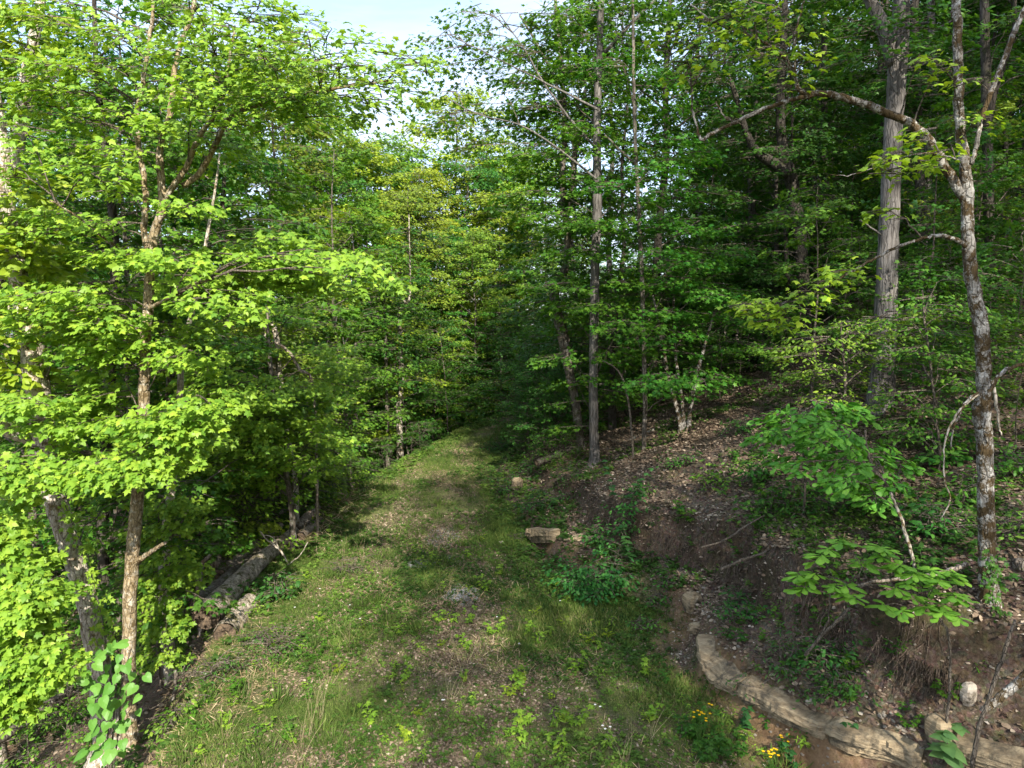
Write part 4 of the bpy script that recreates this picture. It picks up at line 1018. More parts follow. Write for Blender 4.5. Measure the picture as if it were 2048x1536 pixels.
# ------------------------------------------------------------------ logs
def log(label, a, b, ra, rb, seed, Ya=None, bark=None, sink=.0, k=20, group=None, curve=0.0):
    pa = PY(*a); pb = PY(*b)
    g = np.random.default_rng(seed); org = pa
    e = empty("log", org, label, "log", group)
    mid = (pa + pb) / 2 + npv((0, 0, curve))
    path = smooth_path(npv([pa, mid, pb]), 16, .008, g)
    rad = np.linspace(ra, rb, 16) * (1 + .04 * g.normal(size=16)); 
    mb = MB(); mb.tube(path, rad, k, 0, .06, False, seed); mb.build("bark", [bark or B_log], e, org)
    d = (pa - pb) / np.linalg.norm(pa - pb)
    for q, r, s in ((pa, rad[0], 1), (pb, rad[-1], -1)):
        m2 = MB(); th = np.linspace(0, 6.283, k, endpoint=False)
        x = np.cross(d, (0, 0, 1)); x /= np.linalg.norm(x); z = np.cross(x, d)
        rings = [np.repeat((q - s * d * .02)[None], 1, 0)]
        R = []
        for f in (1.0, .7, .4, .12):
            R.append(q + s * d * (.012 - (.05 if f < .2 else 0) + .010 * g.normal(size=(k, 1)) * (f < .95)) + f * r * .985 * (np.cos(th)[:, None] * x + np.sin(th)[:, None] * z) * (1 + .03 * g.normal(size=(k, 1))))
        V = np.concatenate(R + [(q - s * d * .05)[None]]); T = []
        for i in range(3):
            for j in range(k):
                a0, a1 = i * k + j, i * k + (j + 1) % k
                T += [(a0, a1, a1 + k), (a0, a1 + k, a0 + k)]
        for j in range(k): T.append((3 * k + j, 3 * k + (j + 1) % k, 4 * k))
        m2.add(V, T); m2.build("cut_end", [M_end], e, org)
    return e
log("longest grey log lying on the left verge with its cut end to the camera", (413, 1232, 9.9), (588, 1062, 14.2), .21, .11, 1, curve=.05)
log("log lying behind the longest grey log, its end half hidden", (398, 1213, 10.3), (520, 1108, 12.8), .17, .12, 2, bark=B_brown)
log("short thick log in front of the longest one, with a rotten brown end", (450, 1268, 9.4), (500, 1205, 10.5), .165, .14, 3)
log("upper weathered length of log pointing up towards the dry brush", (590, 1062, 14.3), (632, 1018, 15.8), .12, .13, 4, bark=B_dead)
log("weathered grey log end resting on the bank of dry brush, furthest up the verge", (600, 1075, 13.6), (690, 1000, 17.8), .10, .08, 11, bark=B_dead, k=14)
log("pale broken log half hidden in leaves on the downhill side of the pile", (440, 1150, 11.6), (560, 1050, 14.6), .11, .08, 12, bark=B_dead, k=14)
log("thin pale pole lying across behind the logs", (425, 1110, 12.6), (585, 1012, 15.8), .06, .045, 5, bark=B_dead, k=10)
log("fallen dark trunk on the low ground at the bottom left corner", (-40, 1500, 8.2), (185, 1355, 10.2), .085, .075, 6, bark=B_brown, k=12)
log("fallen trunk lying on the slope behind the crooked mossy trunk", (1075, 925, 17.5), (1145, 897, 18.5), .09, .07, 8, bark=B_brown, k=12)

# dead limbs and poles, bottom right
def stick(label, pts, Y, bark=None, k=7, name="fallen_branch", cat="branch", twigs=(), group=None, seed=1):
    mb = MB(); p, r = pxpath(pts, Y)
    path, rad = px_tube(mb, pts, Y, k, .08, seed, 0, 5)
    for tw in twigs: px_tube(mb, tw, Y, 5, .05, seed + 3, 0, 4)
    return tag(mb.build(name, [bark or B_twig], None, p[0]), label, cat, group)
stick("pale upright dead branch crossing the bottom right corner", [(1945, 1536, 10), (1955, 1470, 9), (1975, 1400, 8), (2000, 1330, 8), (2020, 1270, 7), (2030, 1240, 5)], 5.2, B_twig)
stick("mossy fallen limb leaning in from the right edge near the bottom", [(1965, 1425, 13), (2000, 1395, 16), (2030, 1370, 18), (2080, 1330, 20)], 5.3, B_mossy, 10)
stick("curved bare branch lying on the slope left of the nearest trunk", [(1690, 1180, 4), (1740, 1165, 6), (1800, 1158, 7), (1860, 1150, 8), (1900, 1140, 9), (1935, 1128, 10)], 6.6, B_dead)
stick("bare forked root-like branch hanging over the cut bank", [(1610, 1312, 7), (1640, 1275, 7), (1680, 1235, 7), (1700, 1215, 6)], 6.6, B_twig, twigs=[[(1640, 1275, 4), (1655, 1240, 4), (1660, 1190, 3), (1660, 1150, 2)]])
stick("slanting bare sapling pole leaning from the oak sapling down the slope", [(1832, 1142, 7), (1815, 1080, 7), (1795, 1020, 6), (1780, 985, 5)], 7.0, B_pale)
stick("straight dead branch lying over the cut edge of the bank", [(1440, 1140, 6), (1480, 1122, 7), (1520, 1108, 5), (1560, 1090, 3)], 8.6, B_twig)
stick("thin bare branch lying above the bank's edge", [(1400, 1096, 3), (1450, 1080, 4), (1485, 1056, 4), (1530, 1030, 3)], 9.4, B_twig)
stick("dead branch on the slope behind the fan of saplings", [(1220, 905, 5), (1250, 885, 6), (1300, 862, 6), (1360, 838, 5)], 17.5, B_brown)
stick("bare twiggy branch standing over the longest grey log", [(575, 1125, 3), (560, 1100, 4), (535, 1080, 3), (520, 1062, 2)], 11.6, B_pale, twigs=[[(560, 1100, 3), (545, 1075, 2), (520, 1068, 2)], [(575, 1130, 3), (600, 1110, 2), (615, 1085, 2)]])
stick("hanging dead twig below the nearest mossy trunk's low limb", [(1985, 760, 6), (1992, 800, 6), (1996, 840, 4), (2002, 870, 3)], 6.2, B_pale)
stick("long bent dead twig drooping left of the nearest mossy trunk", [(1958, 790, 4), (1930, 810, 4), (1900, 850, 4), (1888, 900, 3), (1890, 960, 3), (1900, 1000, 3), (1880, 1040, 2)], 6.1, B_pale)
stick("low splintered dead branch at the left foot of the slope, near the log ends", [(310, 1440, 5), (345, 1400, 7), (352, 1360, 8), (350, 1340, 6)], 8.4, B_brown)
for i, (lab, pts, Y) in enumerate([("dry twig heap strand nearest the slim mottled trunk", [(300, 1420, 3), (360, 1380, 3), (400, 1330, 2)], 8.2), ("dry twig crossing below the vine-covered trunk", [(320, 1450, 3), (350, 1390, 3), (370, 1330, 2)], 8.4), ("fine dry twig lying across the weeds left of the track", [(330, 1425, 2), (400, 1412, 2), (450, 1390, 2)], 8.2), ("dry grey twig leaning on the short log's shadow side", [(330, 1370, 3), (380, 1345, 3), (420, 1350, 2)], 8.9)]):
    stick(lab, pts, Y, B_twig, 5, "twig", "twig", seed=20 + i)

# ------------------------------------------------------------------ rocks
def rock(label, cen, dims, rz, seed, mat=None, name="rock", cat="rock", group=None, rough=.22, spine=None, sub=1):
    """lumpy layered stone; with a spine it follows the bank"""
    g = np.random.default_rng(seed); mb = MB()
    if spine is not None:
        pts = smooth_path(npv(spine), 60); m = 60; k = 18
        th = np.linspace(0, 2 * math.pi, k, endpoint=False)
        tan = np.gradient(pts, axis=0); tan[:, 2] = 0; tan /= np.linalg.norm(tan, axis=1, keepdims=True)
        nx = np.stack([-tan[:, 1], tan[:, 0], 0 * tan[:, 0]], 1)
        s = np.linspace(0, 1, m)
        wv = .5 * dims[0] * (np.minimum(1, np.minimum(s, 1 - s) * 14 + .25)) * (1 + .25 * (vnoise(s * 9, s * 0, 1, seed) - .5) + .12 * g.normal(size=m) * .5)
        hv = .5 * dims[2] * (np.minimum(1, np.minimum(s, 1 - s) * 14 + .3)) * (1 + .5 * (vnoise(s * 12, s * 0 + 3, 1, seed) - .5))
        ct, sn = np.cos(th), np.sin(th)
        cx = np.sign(ct) * np.abs(ct) ** .55; cz = np.sign(sn) * np.abs(sn) ** .6
        lay = np.round(cz * 3.2) / 3.2
        ledge = 1 + .10 * np.sin(lay * 7 + seed)[None, :] * (1 + .6 * (vnoise(s[:, None] * 15 + 0 * th, lay[None, :] * 3, 1, seed) - .5)) + .09 * g.normal(size=(m, k)) * .6
        Vv = pts[:, None, :] + nx[:, None, :] * (wv[:, None] * cx[None, :] * ledge)[:, :, None] + npv((0, 0, 1)) * (hv[:, None] * (.5 * cz + .5 * lay)[None, :])[:, :, None]
        i = np.arange(m - 1)[:, None] * k; j = np.arange(k)[None, :]; j2 = (j + 1) % k
        q0, q1, q2, q3 = (i + j).ravel(), (i + j2).ravel(), (i + k + j2).ravel(), (i + k + j).ravel()
        T = np.concatenate([np.stack([q0, q1, q2], 1), np.stack([q0, q2, q3], 1)])
        V = np.concatenate([Vv.reshape(-1, 3), pts[:1], pts[-1:]])
        jj = np.arange(k); jn = (jj + 1) % k
        T = np.concatenate([T, np.stack([np.full(k, m * k), jn, jj], 1), np.stack([np.full(k, m * k + 1), (m - 1) * k + jj, (m - 1) * k + jn], 1)])
        org = pts[0]
        mb.add(V, T, 0, False)
    else:
        n1, n2 = 14, 9
        th = np.linspace(0, 2 * math.pi, n1, endpoint=False); ph = np.linspace(-math.pi / 2, math.pi / 2, n2)
        TH, PH = np.meshgrid(th, ph)
        x = np.cos(PH) * np.cos(TH); y = np.cos(PH) * np.sin(TH); z = np.sin(PH)
        w = lambda q, e: np.sign(q) * np.abs(q) ** e
        x, y, z = w(x, .7), w(y, .7), w(z, .6)
        nn = 1 + rough * g.normal(size=TH.shape) * .45 * np.cos(PH) + rough * .5 * np.sin(TH * 2 + seed)
        x = x * nn * dims[0] / 2; y = y * nn * dims[1] / 2; z = z * dims[2] / 2 * (1 + rough * .4 * g.normal(size=TH.shape) * np.cos(PH))
        c, s_ = math.cos(rz), math.sin(rz)
        V = np.stack([x * c - y * s_ + cen[0], x * s_ + y * c + cen[1], z + cen[2]], -1).reshape(-1, 3)
        T = []
        for i in range(n2 - 1):
            for j in range(n1):
                a0, a1 = i * n1 + j, i * n1 + (j + 1) % n1
                T += [(a0, a1, a1 + n1), (a0, a1 + n1, a0 + n1)]
        org = npv(cen); mb.add(V, T, 0, False)
    return tag(mb.build(name, [mat or M_rock], None, org), label, cat, group)

def gp(u, v, dz=0):
    p, t = G(u, v); return p + npv((0, 0, dz))
def slab(label, pts, name="rock_ledge", hgt=.24, depth=.13, over=.13, layers=5, seed=0, mat=None, group=None):
    """bedded rock: thin uneven layers laid along the bank, outer edges broken, overhanging a little"""
    g = np.random.default_rng(seed); P0 = npv([gp(u, v) for u, v in pts]); L = np.linalg.norm(np.diff(P0, axis=0), axis=1).sum()
    m = int(L / .035) + 4; path = smooth_path(P0, m)
    tan = np.gradient(path, axis=0); tan[:, 2] = 0; tan /= np.linalg.norm(tan, axis=1, keepdims=True)
    nx = np.stack([tan[:, 1], -tan[:, 0], 0 * m + 0 * tan[:, 0]], 1)      # into the bank is -x side flipped below
    mid = path[m // 2]
    if H(*(mid + nx[m // 2] * .5)[:2]) < H(*(mid - nx[m // 2] * .5)[:2]): nx = -nx
    s = np.arange(m) * .035; mb = MB(); z0 = path[:, 2] - .03
    ends = np.minimum(np.arange(m), np.arange(m)[::-1]); endf = np.clip(ends / 2.0, 0, 1)
    hh = hgt * (.85 + .3 * vnoise(s, s * 0 + seed, 1.7, seed)) * (.9 + .1 * endf)
    big = (vnoise(s, s * 0, 2.2, seed + 3) - .5) * .07
    zb = z0.copy()
    for k in range(layers):
        th = hh / layers * (.7 + .6 * vnoise(s * 0 + k * 7.7, s, 2.0, seed + 5))
        blk = np.round(vnoise(s, s * 0 + k * 3.3, 4.5, seed + 20 + k) * 3) / 3 - .5
        out = -over * (.2 + .8 * (k + 1) / layers) * (1 if k < layers - 1 else .75) + big + blk * .055 + g.normal(size=m) * .005
        out = out + (1 - endf) * .03
        q = [path[:, :2] + nx[:, :2] * (out + .012 * (f > 0))[:, None] for f in (0, 1)]
        inn = path[:, :2] + nx[:, :2] * depth
        A = np.concatenate([q[0], (zb)[:, None]], 1); B = np.concatenate([q[1], (zb + th)[:, None]], 1); C = np.concatenate([inn, (np.maximum(height(inn[:, 0], inn[:, 1]) - .01, zb + th) if k == layers - 1 else zb + th + .01)[:, None]], 1); D = np.concatenate([inn, zb[:, None]], 1)
        V = np.stack([A, B, C, D], 1).reshape(-1, 3); T = []
        for i in range(m - 1):
            for a in range(4):
                p, r = i * 4 + a, i * 4 + (a + 1) % 4
                T += [(p, r, r + 4), (p, r + 4, p + 4)]
        T += [(0, 2, 1), (0, 3, 2), ((m - 1) * 4, (m - 1) * 4 + 1, (m - 1) * 4 + 2), ((m - 1) * 4, (m - 1) * 4 + 2, (m - 1) * 4 + 3)]
        mb.add(V, T, 0, False); zb = zb + th - .002
    return tag(mb.build(name, [mat or M_rock], None, path[0]), label, "rock", group)
slab("upper curving piece of the layered rock ledge on the right bank", [(1406, 1292), (1414, 1335), (1436, 1366), (1478, 1394)], seed=1, hgt=.19, group="pieces of the long rock ledge")
slab("middle piece of the layered rock ledge, dark-stained on top", [(1480, 1395), (1540, 1425), (1600, 1456), (1656, 1478)], seed=2, hgt=.20, group="pieces of the long rock ledge")
slab("lowest piece of the layered rock ledge, nearest the photo's bottom edge", [(1658, 1479), (1720, 1502), (1780, 1526), (1842, 1552)], seed=3, hgt=.22, group="pieces of the long rock ledge")
slab("broken layered rock slab at the bottom right corner under the dead branch", [(1880, 1500), (1940, 1520), (2000, 1540), (2070, 1560)], seed=4, hgt=.22, layers=4)
slab("thin rock shelf to the right of the flat tan rock", [(1098, 1076), (1130, 1078), (1165, 1076)], seed=5, hgt=.08, layers=2)
rock("smooth tan rock block at the upper end of the long ledge", gp(1385, 1215, .06), (.22, .30, .34), .4, 8)
rock("small tan block just below the smooth one on the bank", gp(1392, 1262, .02), (.18, .16, .16), .4, 9)
slab("flat tan layered rock sticking out of the bank beside the track", [(1056, 1078), (1080, 1082), (1108, 1082)], seed=7, hgt=.27, over=.16, layers=4)
rock("small rounded tan rock showing in the leafy bank further up the track", gp(1034, 975, .08), (.30, .25, .38), .2, 7)
rock("blocky left end of the bottom right rock slab", gp(1876, 1482, .08), (.22, .24, .30), .2, 12)
rock("pale upright stone beside the fallen mossy limb", gp(1937, 1405, .06), (.14, .12, .24), .3, 14, M_stone)
rock("small grey block lying on the rock ledge", gp(1622, 1416, .06), (.10, .07, .05), .3, 15, M_stone)
rock("weathered stump-like mound left of the fresh weeds and the short log", gp(508, 1285, .0), (.26, .2, .12), .3, 16, B_brown)
rock("pale stone on the bare trail edge in front of the flat tan rock", gp(1003, 1088, .02), (.13, .10, .08), .3, 17, M_stone)
rock("stone poking out at the right edge beside the nearest trunk", gp(2040, 1140, .05), (.16, .14, .12), .3, 18, B_brown)
g = np.random.default_rng(5)
smesh = []
for i in range(5):
    o = rock("x", (0, 0, 0), (1, .8, .6), 0, 50 + i, M_stone, "stone", rough=.3); smesh.append(o.data); bpy.data.objects.remove(o)
def stone(u, v, d, label, grp="loose stones on the bank"):
    p, t = G(u, v); o = bpy.data.objects.new("stone", smesh[int(u) % 5]); COL.objects.link(o); o.location = p + npv((0, 0, d * .1)); o.scale = (d, d, d * .8)
    o.rotation_euler = (g.uniform(-.3, .3), g.uniform(-.3, .3), g.uniform(0, 6.28)); tag(o, label, "stone", grp)
for u, v in inpoly(34, [(1700, 1400), (1850, 1450), (1870, 1520), (1780, 1500), (1640, 1440)], g): stone(u, v, g.uniform(.02, .055), "small pale stone in the rubble between the rock ledge and the corner slab")
for u, v in inpoly(30, [(1480, 1440), (1640, 1490), (1720, 1535), (1500, 1535)], g): stone(u, v, g.uniform(.015, .045), "small pale stone lying below the rock ledge")
for u, v in inpoly(40, [(1330, 1120), (1420, 1110), (1500, 1330), (1420, 1300)], g): stone(u, v, g.uniform(.015, .05), "small pale stone on the cut bank above the ledge's upper end")
for u, v in inpoly(26, [(1550, 1200), (1950, 1280), (2040, 1420), (1750, 1380)], g): stone(u, v, g.uniform(.015, .05), "small pale stone among roots on the upper bank")
for u, v in inpoly(14, [(980, 1060), (1100, 1100), (1040, 1130), (960, 1100)], g): stone(u, v, g.uniform(.02, .06), "small stone on the track near the flat tan rock")

# exposed roots hanging from the cut
def root_curtain(label, pts, seed, n=40, ln=.35):
    g = np.random.default_rng(seed); mb = MB(); P0 = npv([gp(u, v) for u, v in pts]); path = smooth_path(P0, 40)
    for i in range(n):
        a = path[g.integers(0, 40)] + npv((g.normal() * .04, g.normal() * .04, .02))
        l = ln * g.uniform(.4, 1.1); q = [a]
        d = npv((-.35 + g.normal() * .3, -.35 + g.normal() * .2, -.8))
        for k in range(4):
            q.append(q[-1] + d / np.linalg.norm(d) * l / 4); d = d + npv((g.normal() * .35, g.normal() * .3, -.2))
            gz = H(q[-1][0], q[-1][1]) + .015
            if q[-1][2] < gz: q[-1][2] = gz
        mb.tube(q, np.linspace(g.uniform(.003, .009), .002, 5), 4)
    return tag(mb.build("roots", [B_root], None, P0[0]), label, "roots")
root_curtain("dark roots hanging from the overhang below the straight grey trunk", [(1170, 1030), (1230, 1040), (1290, 1050)], 1, 80, .4)
root_curtain("exposed roots in the dark hollow of the cut bank", [(1320, 1075), (1380, 1100), (1440, 1130), (1500, 1150)], 2, 110, .4)
root_curtain("root fringe on the bank behind the bench weeds", [(1560, 1190), (1640, 1230), (1700, 1270)], 3, 80, .35)
root_curtain("thick fringe of roots on the bank at the lower right", [(1760, 1290), (1830, 1320), (1900, 1350)], 4, 110, .45)
# ------------------------------------------------------------------ the woods behind
placed = []
def far_enough(x, y, d):
    for a, b in placed:
        if (a - x) ** 2 + (b - y) ** 2 < d * d: return False
    return True
def scatter(n, x0, x1, y0, y1, d, seed, cond=None):
    g = np.random.default_rng(seed); out = []; k = 0
    while len(out) < n and k < 6000:
        k += 1
        x, y = g.uniform(x0, x1), g.uniform(y0, y1)
        if cond is not None and not cond(x, y): continue
        if not far_enough(x, y, d): continue
        placed.append((x, y)); out.append((x, y))
    return out
def inview(x, y, m=2.5): return abs(x) < y * .77 + m
offL = lambda m: (lambda x, y: x < xl(y) - m and inview(x, y, 3))
offR = lambda m: (lambda x, y: x > xr(y) + m and inview(x, y, 5))

# the wall of foliage on the left
def side(x, y):
    u = x / y
    return ("at the far left" if u < -.6 else "behind the slim mottled trunk" if u < -.42 else "behind the logs" if u < -.25 else "left of the slender grey tree" if u < -.16 else "beyond the track's left bend")
for i, (x, y) in enumerate(scatter(16, -16, -4, 12.5, 24, 2.3, 1, offL(2.2))):
    put("mid", x, y, g0.uniform(.8, 1.15), [C_MID, C_LIME, C_MID, C_DEEP][i % 4], tone([C_MID, C_LIME, C_MID, C_DEEP][i % 4]) + " tree %s, near the left verge" % side(x, y), "tree", "trees just below the left verge")
for i, (x, y) in enumerate(scatter(16, -26, -3, 17, 38, 3.0, 2, offL(2.5))):
    put("tall" if x / y < -.45 else "mid", x, y, g0.uniform(.75, .92), [C_YEL, C_MID, C_LIME, C_OLIVE][i % 4], tone([C_YEL, C_MID, C_LIME, C_OLIVE][i % 4]) + " sunlit tree %s, deep in the left woods" % side(x, y), "tree", "trees deeper in the left woods")
for i, (x, y) in enumerate(scatter(12, -12, -2.5, 19, 34, 1.6, 3, offL(1.0))):
    put("young", x, y, g0.uniform(.7, 1.1), [C_DEEP, C_DEEP, C_MID][i % 3], tone([C_DEEP, C_DEEP, C_MID][i % 3]) + " young shaded tree %s, on the track's edge" % side(x, y), "tree", "young trees along the left of the track")
for i, (x, y) in enumerate(scatter(46, -22, -2, 15, 44, 1.7, 33, offL(1.6))):
    put("thicket", x, y, g0.uniform(.6, 1.15), [C_DEEP, C_MID, C_DEEP, C_BLUE][i % 4], tone([C_DEEP, C_MID, C_DEEP, C_BLUE][i % 4]) + " dense low tree %s, filling the shade" % side(x, y), "tree", "dense low trees in the left woods")
for i, (x, y) in enumerate(scatter(26, -10, 8, 34, 52, 1.7, 34, lambda x, y: (x < xl(y) - 1 or x > xr(y) + 1) and inview(x, y))):
    put("thicket", x, y, g0.uniform(.8, 1.3), [C_DEEP, C_MID, C_BLUE][i % 3], tone([C_DEEP, C_MID, C_BLUE][i % 3]) + " dense low tree closing the far end of the track", "tree", "dense low trees at the track's end")
for i, (u, v, Y, s) in enumerate([(540, 1040, 14, .85), (600, 1010, 15.5, .8), (560, 1000, 16.5, .9), (500, 1030, 15, .9), (640, 985, 18, .8), (440, 1040, 14.5, .9), (680, 960, 20, .8)]):
    p = PY(u, v, Y); p[0] = min(p[0], float(xl(p[1])) - 1.5)
    put("young", p[0], p[1], s, [C_LIME, C_MID, C_LIME][i % 3], "%s young tree behind the logs, %s in the row" % (tone([C_LIME, C_MID, C_LIME][i % 3]), ["nearest", "near", "middle", "far", "second", "farther", "middle", "far", "middle", "farthest"][i]), "tree", "young trees behind the logs")
# end of the view, beyond the bend: tops at about 16 degrees
for i, (u, Y, hh, c) in enumerate([(470, 34, .88, C_YEL), (540, 30, .84, C_OLIVE), (600, 36, .92, C_YEL), (660, 42, .92, C_LIME), (700, 38, .82, C_YEL), (745, 46, .90, C_MID), (780, 38, .80, C_DEEP), (820, 48, .95, C_MID), (850, 42, .80, C_YEL),
                                   (890, 50, .98, C_YEL), (925, 44, .82, C_DEEP), (960, 50, .92, C_YEL), (985, 42, .72, C_YEL), (1010, 52, .86, C_LIME), (1050, 48, .80, C_MID), (1085, 42, .75, C_LIME), (640, 32, .70, C_DEEP), (730, 34, .62, C_MID), (880, 38, .58, C_DEEP), (950, 37, .52, C_MID), (1000, 44, .6, C_DEEP), (810, 36, .66, C_MID)]):
    p = PY(u, 700, Y)
    if xl(Y) - .5 < p[0] < xr(Y) + .5: p[0] = xl(Y) - 1.5
    placed.append((p[0], p[1]))
    tn = "yellow-green" if c in (C_YEL, C_LIME, C_OLIVE) else "deep green"
    pos = "under the sky gap" if 680 < u < 880 else "left of the sky gap" if u <= 680 else "right of the sky gap"
    put("dome", p[0], p[1], hh * (1.20 if 660 < u < 800 else 1.26), (.135, .265, .026) if c is C_MID else (.075, .19, .024) if c is C_DEEP else c, "%s tree at the end of the view, %s" % (tn, pos), "tree", "tall trees at the end of the view")
for i, (x, y) in enumerate(scatter(16, -9, 7, 31, 46, 1.5, 5, lambda x, y: (x < xl(y) - .7 or x > xr(y) + .7) and inview(x, y))):
    put("young", x, y, g0.uniform(.6, 1.0), [C_DEEP, C_MID, C_DEEP][i % 3], tone([C_DEEP, C_MID, C_DEEP][i % 3]) + " young tree crowding the far end of the track", "tree", "young trees at the far end of the track")

# the slope on the right
def rside(x, y):
    u = x / y
    return "behind the fan of saplings" if u < .30 else "behind the dark forked tree" if u < .42 else "behind the massive grey trunk" if u < .62 else "beyond the nearest mossy trunk"
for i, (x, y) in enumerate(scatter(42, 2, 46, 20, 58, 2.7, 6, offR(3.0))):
    put("tall", x, y, g0.uniform(.85, 1.12), tuple(npv([C_DEEP, C_DEEP, C_BLUE, C_MID][i % 4]) * .8), tone([C_DEEP, C_DEEP, C_BLUE, C_MID][i % 4]) + " tall shaded tree upslope, %s" % rside(x, y), "tree", "tall trees up the right slope", bark=B_dark if i % 3 else B_grey)  # leaf colour scaled down, shade of the upslope woods put into it
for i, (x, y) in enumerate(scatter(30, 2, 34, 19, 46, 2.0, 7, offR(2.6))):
    put("mid", x, y, g0.uniform(.7, 1.05), tuple(npv([C_DEEP, C_BLUE, C_MID, C_DEEP][i % 4]) * .8), tone([C_DEEP, C_BLUE, C_MID, C_DEEP][i % 4]) + " understorey tree %s" % rside(x, y), "tree", "understorey trees on the right slope", bark=B_dark)  # leaves darkened in colour to deepen the shaded interior
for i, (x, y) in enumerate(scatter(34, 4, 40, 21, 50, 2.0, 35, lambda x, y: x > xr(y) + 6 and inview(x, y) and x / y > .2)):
    put("thicket", x, y, g0.uniform(.6, 1.1), tuple(npv([C_DEEP, C_BLUE, C_DEEP, C_MID][i % 4]) * .8), tone([C_DEEP, C_BLUE, C_DEEP, C_MID][i % 4]) + " dense low tree upslope, %s" % rside(x, y), "tree", "dense low trees on the right slope")  # darker leaf colour here too, imitating the dim interior
for i, (x, y) in enumerate(scatter(18, 5, 24, 13, 34, 1.6, 8, lambda x, y: x > xr(y) + 5.5 and inview(x, y) and x / y > .38)):
    put("young", x, y, g0.uniform(.5, .9), [C_DEEP, C_MID, C_DEEP, C_LIME][i % 4], tone([C_DEEP, C_MID, C_DEEP, C_LIME][i % 4]) + " young tree upslope, %s" % rside(x, y), "tree", "young trees on the right slope", bark=B_twig)
for i, (u, Y, s) in enumerate([(1060, 24, .9), (1100, 22, .8), (1080, 28, 1.0), (1040, 30, .9), (1130, 21, .7), (1120, 26, .9), (1060, 21, .6), (1090, 19.5, .6)]):
    p = PY(u, 800, Y)
    put("thicket" if i % 2 else "young", p[0], p[1], s * .85, C_BLUE if i % 2 else C_DEEP, "blue-green leafy young tree leaning over the right side of the far track", "tree", "blue-green young trees by the far track", bark=B_twig)
for i, (u, v, s, c) in enumerate([(1140, 880, .8, C_DEEP), (1180, 860, .7, C_DEEP), (1110, 860, .9, C_BLUE), (1230, 850, .6, C_MID), (1440, 800, .8, C_DEEP), (1480, 780, .8, C_MID), (1530, 760, .9, C_DEEP), (1410, 840, .5, C_DEEP), (1560, 780, .7, C_DEEP), (1700, 740, .8, C_MID),
                                  (1820, 800, .8, C_MID), (1900, 780, .9, C_DEEP), (1960, 820, .8, C_MID), (2020, 800, .9, C_DEEP), (2030, 900, .7, C_MID), (1940, 900, .6, C_MID), (1870, 900, .6, C_DEEP), (1990, 700, 1.0, C_MID), (1850, 720, .9, C_DEEP)]):
    p, t = G(u, v)
    put("sapling", p[0], p[1], s, c, "leafy sapling %s" % ("on the bank left of the spotted tree" if u < 1250 else "at the shaded top of the bare leaf-strewn slope" if u < 1750 else "right of the massive grey trunk"), "sapling", "leafy saplings on the slope", name="sapling")
for i, (u, v, s, c) in enumerate([(660, 1000, 1.0, C_MID), (700, 970, .9, C_DEEP), (740, 950, .9, C_DEEP), (790, 925, .7, C_DEEP), (840, 905, .7, C_DEEP), (880, 880, .8, C_DEEP), (930, 850, .9, C_BLUE), (980, 830, 1.0, C_BLUE), (1020, 815, 1.0, C_DEEP), (500, 1010, .8, C_MID), (560, 990, .8, C_LIME), (620, 985, .9, C_MID), (480, 1080, .6, C_LIME),
                                  (1030, 870, .9, C_DEEP), (1050, 900, .7, C_MID), (1090, 930, .6, C_MID), (1120, 930, .6, C_DEEP), (720, 985, .6, C_MID), (770, 945, .6, C_DEEP)]):
    p, t = G(u, v)
    put("shrub", p[0], p[1], s, c, "leafy shrub %s" % ("on the left verge of the track" if u < 900 else "where the track disappears" if v < 860 else "on the low bank right of the far track"), "shrub", "shrubs along the track", name="shrub")
for i, (u, v, Y, s) in enumerate([(400, 1040, 13.0, 1.4), (440, 1020, 13.4, 1.3), (490, 1020, 13.4, 1.5), (540, 990, 14.6, 1.5), (590, 970, 16, 1.4), (640, 950, 17.5, 1.5), (420, 1010, 13.5, 1.6), (520, 960, 16, 1.7)]):
    p = PY(u, v, Y); x = min(p[0], float(xl(p[1])) - .9)
    put("shrub", x, p[1], s, (C_LIME, C_MID)[i % 2], "%s shrub filling the space behind the logs" % tone((C_LIME, C_MID)[i % 2]), "shrub", "shrubs behind the logs", name="shrub")
g = np.random.default_rng(71); mb = MB()
for k in range(900):
    t = g.uniform(); c = PY(610, 1075, 13.6) * (1 - t) + PY(705, 1005, 17.6) * t
    x = c[0] + g.normal() * .28; y = c[1] + g.normal() * .3; z = H(x, y) + abs(g.normal()) * .07
    a = g.uniform(0, 6.28); l = g.uniform(.12, .4); d = npv((math.cos(a), math.sin(a), g.normal() * .3)) * l
    mb.tube([npv((x, y, z)), npv((x, y, z)) + d * .5 + g.normal(size=3) * .03, npv((x, y, z)) + d], [.005, .004, .002], 3); mb.A[-1] = np.full(len(mb.T[-1]), g.uniform(0, 1))
tag(mb.build("dry_brush", [M_straw]), "tangle of dry brush and dead stems at the far end of the logs", "brush", kind="stuff")
# low growth on the left slope below the verge
for i, (x, y) in enumerate(scatter(20, -14, -4.5, 8.5, 20, 1.1, 9, offL(.8))):
    put("sapling" if i % 2 else "shrub", x, y, g0.uniform(.6, 1.1), [C_MID, C_LIME, C_DEEP][i % 3], tone([C_MID, C_LIME, C_DEEP][i % 3]) + " leafy undergrowth plant on the slope below the left verge", "shrub", "undergrowth below the left verge", name="shrub")

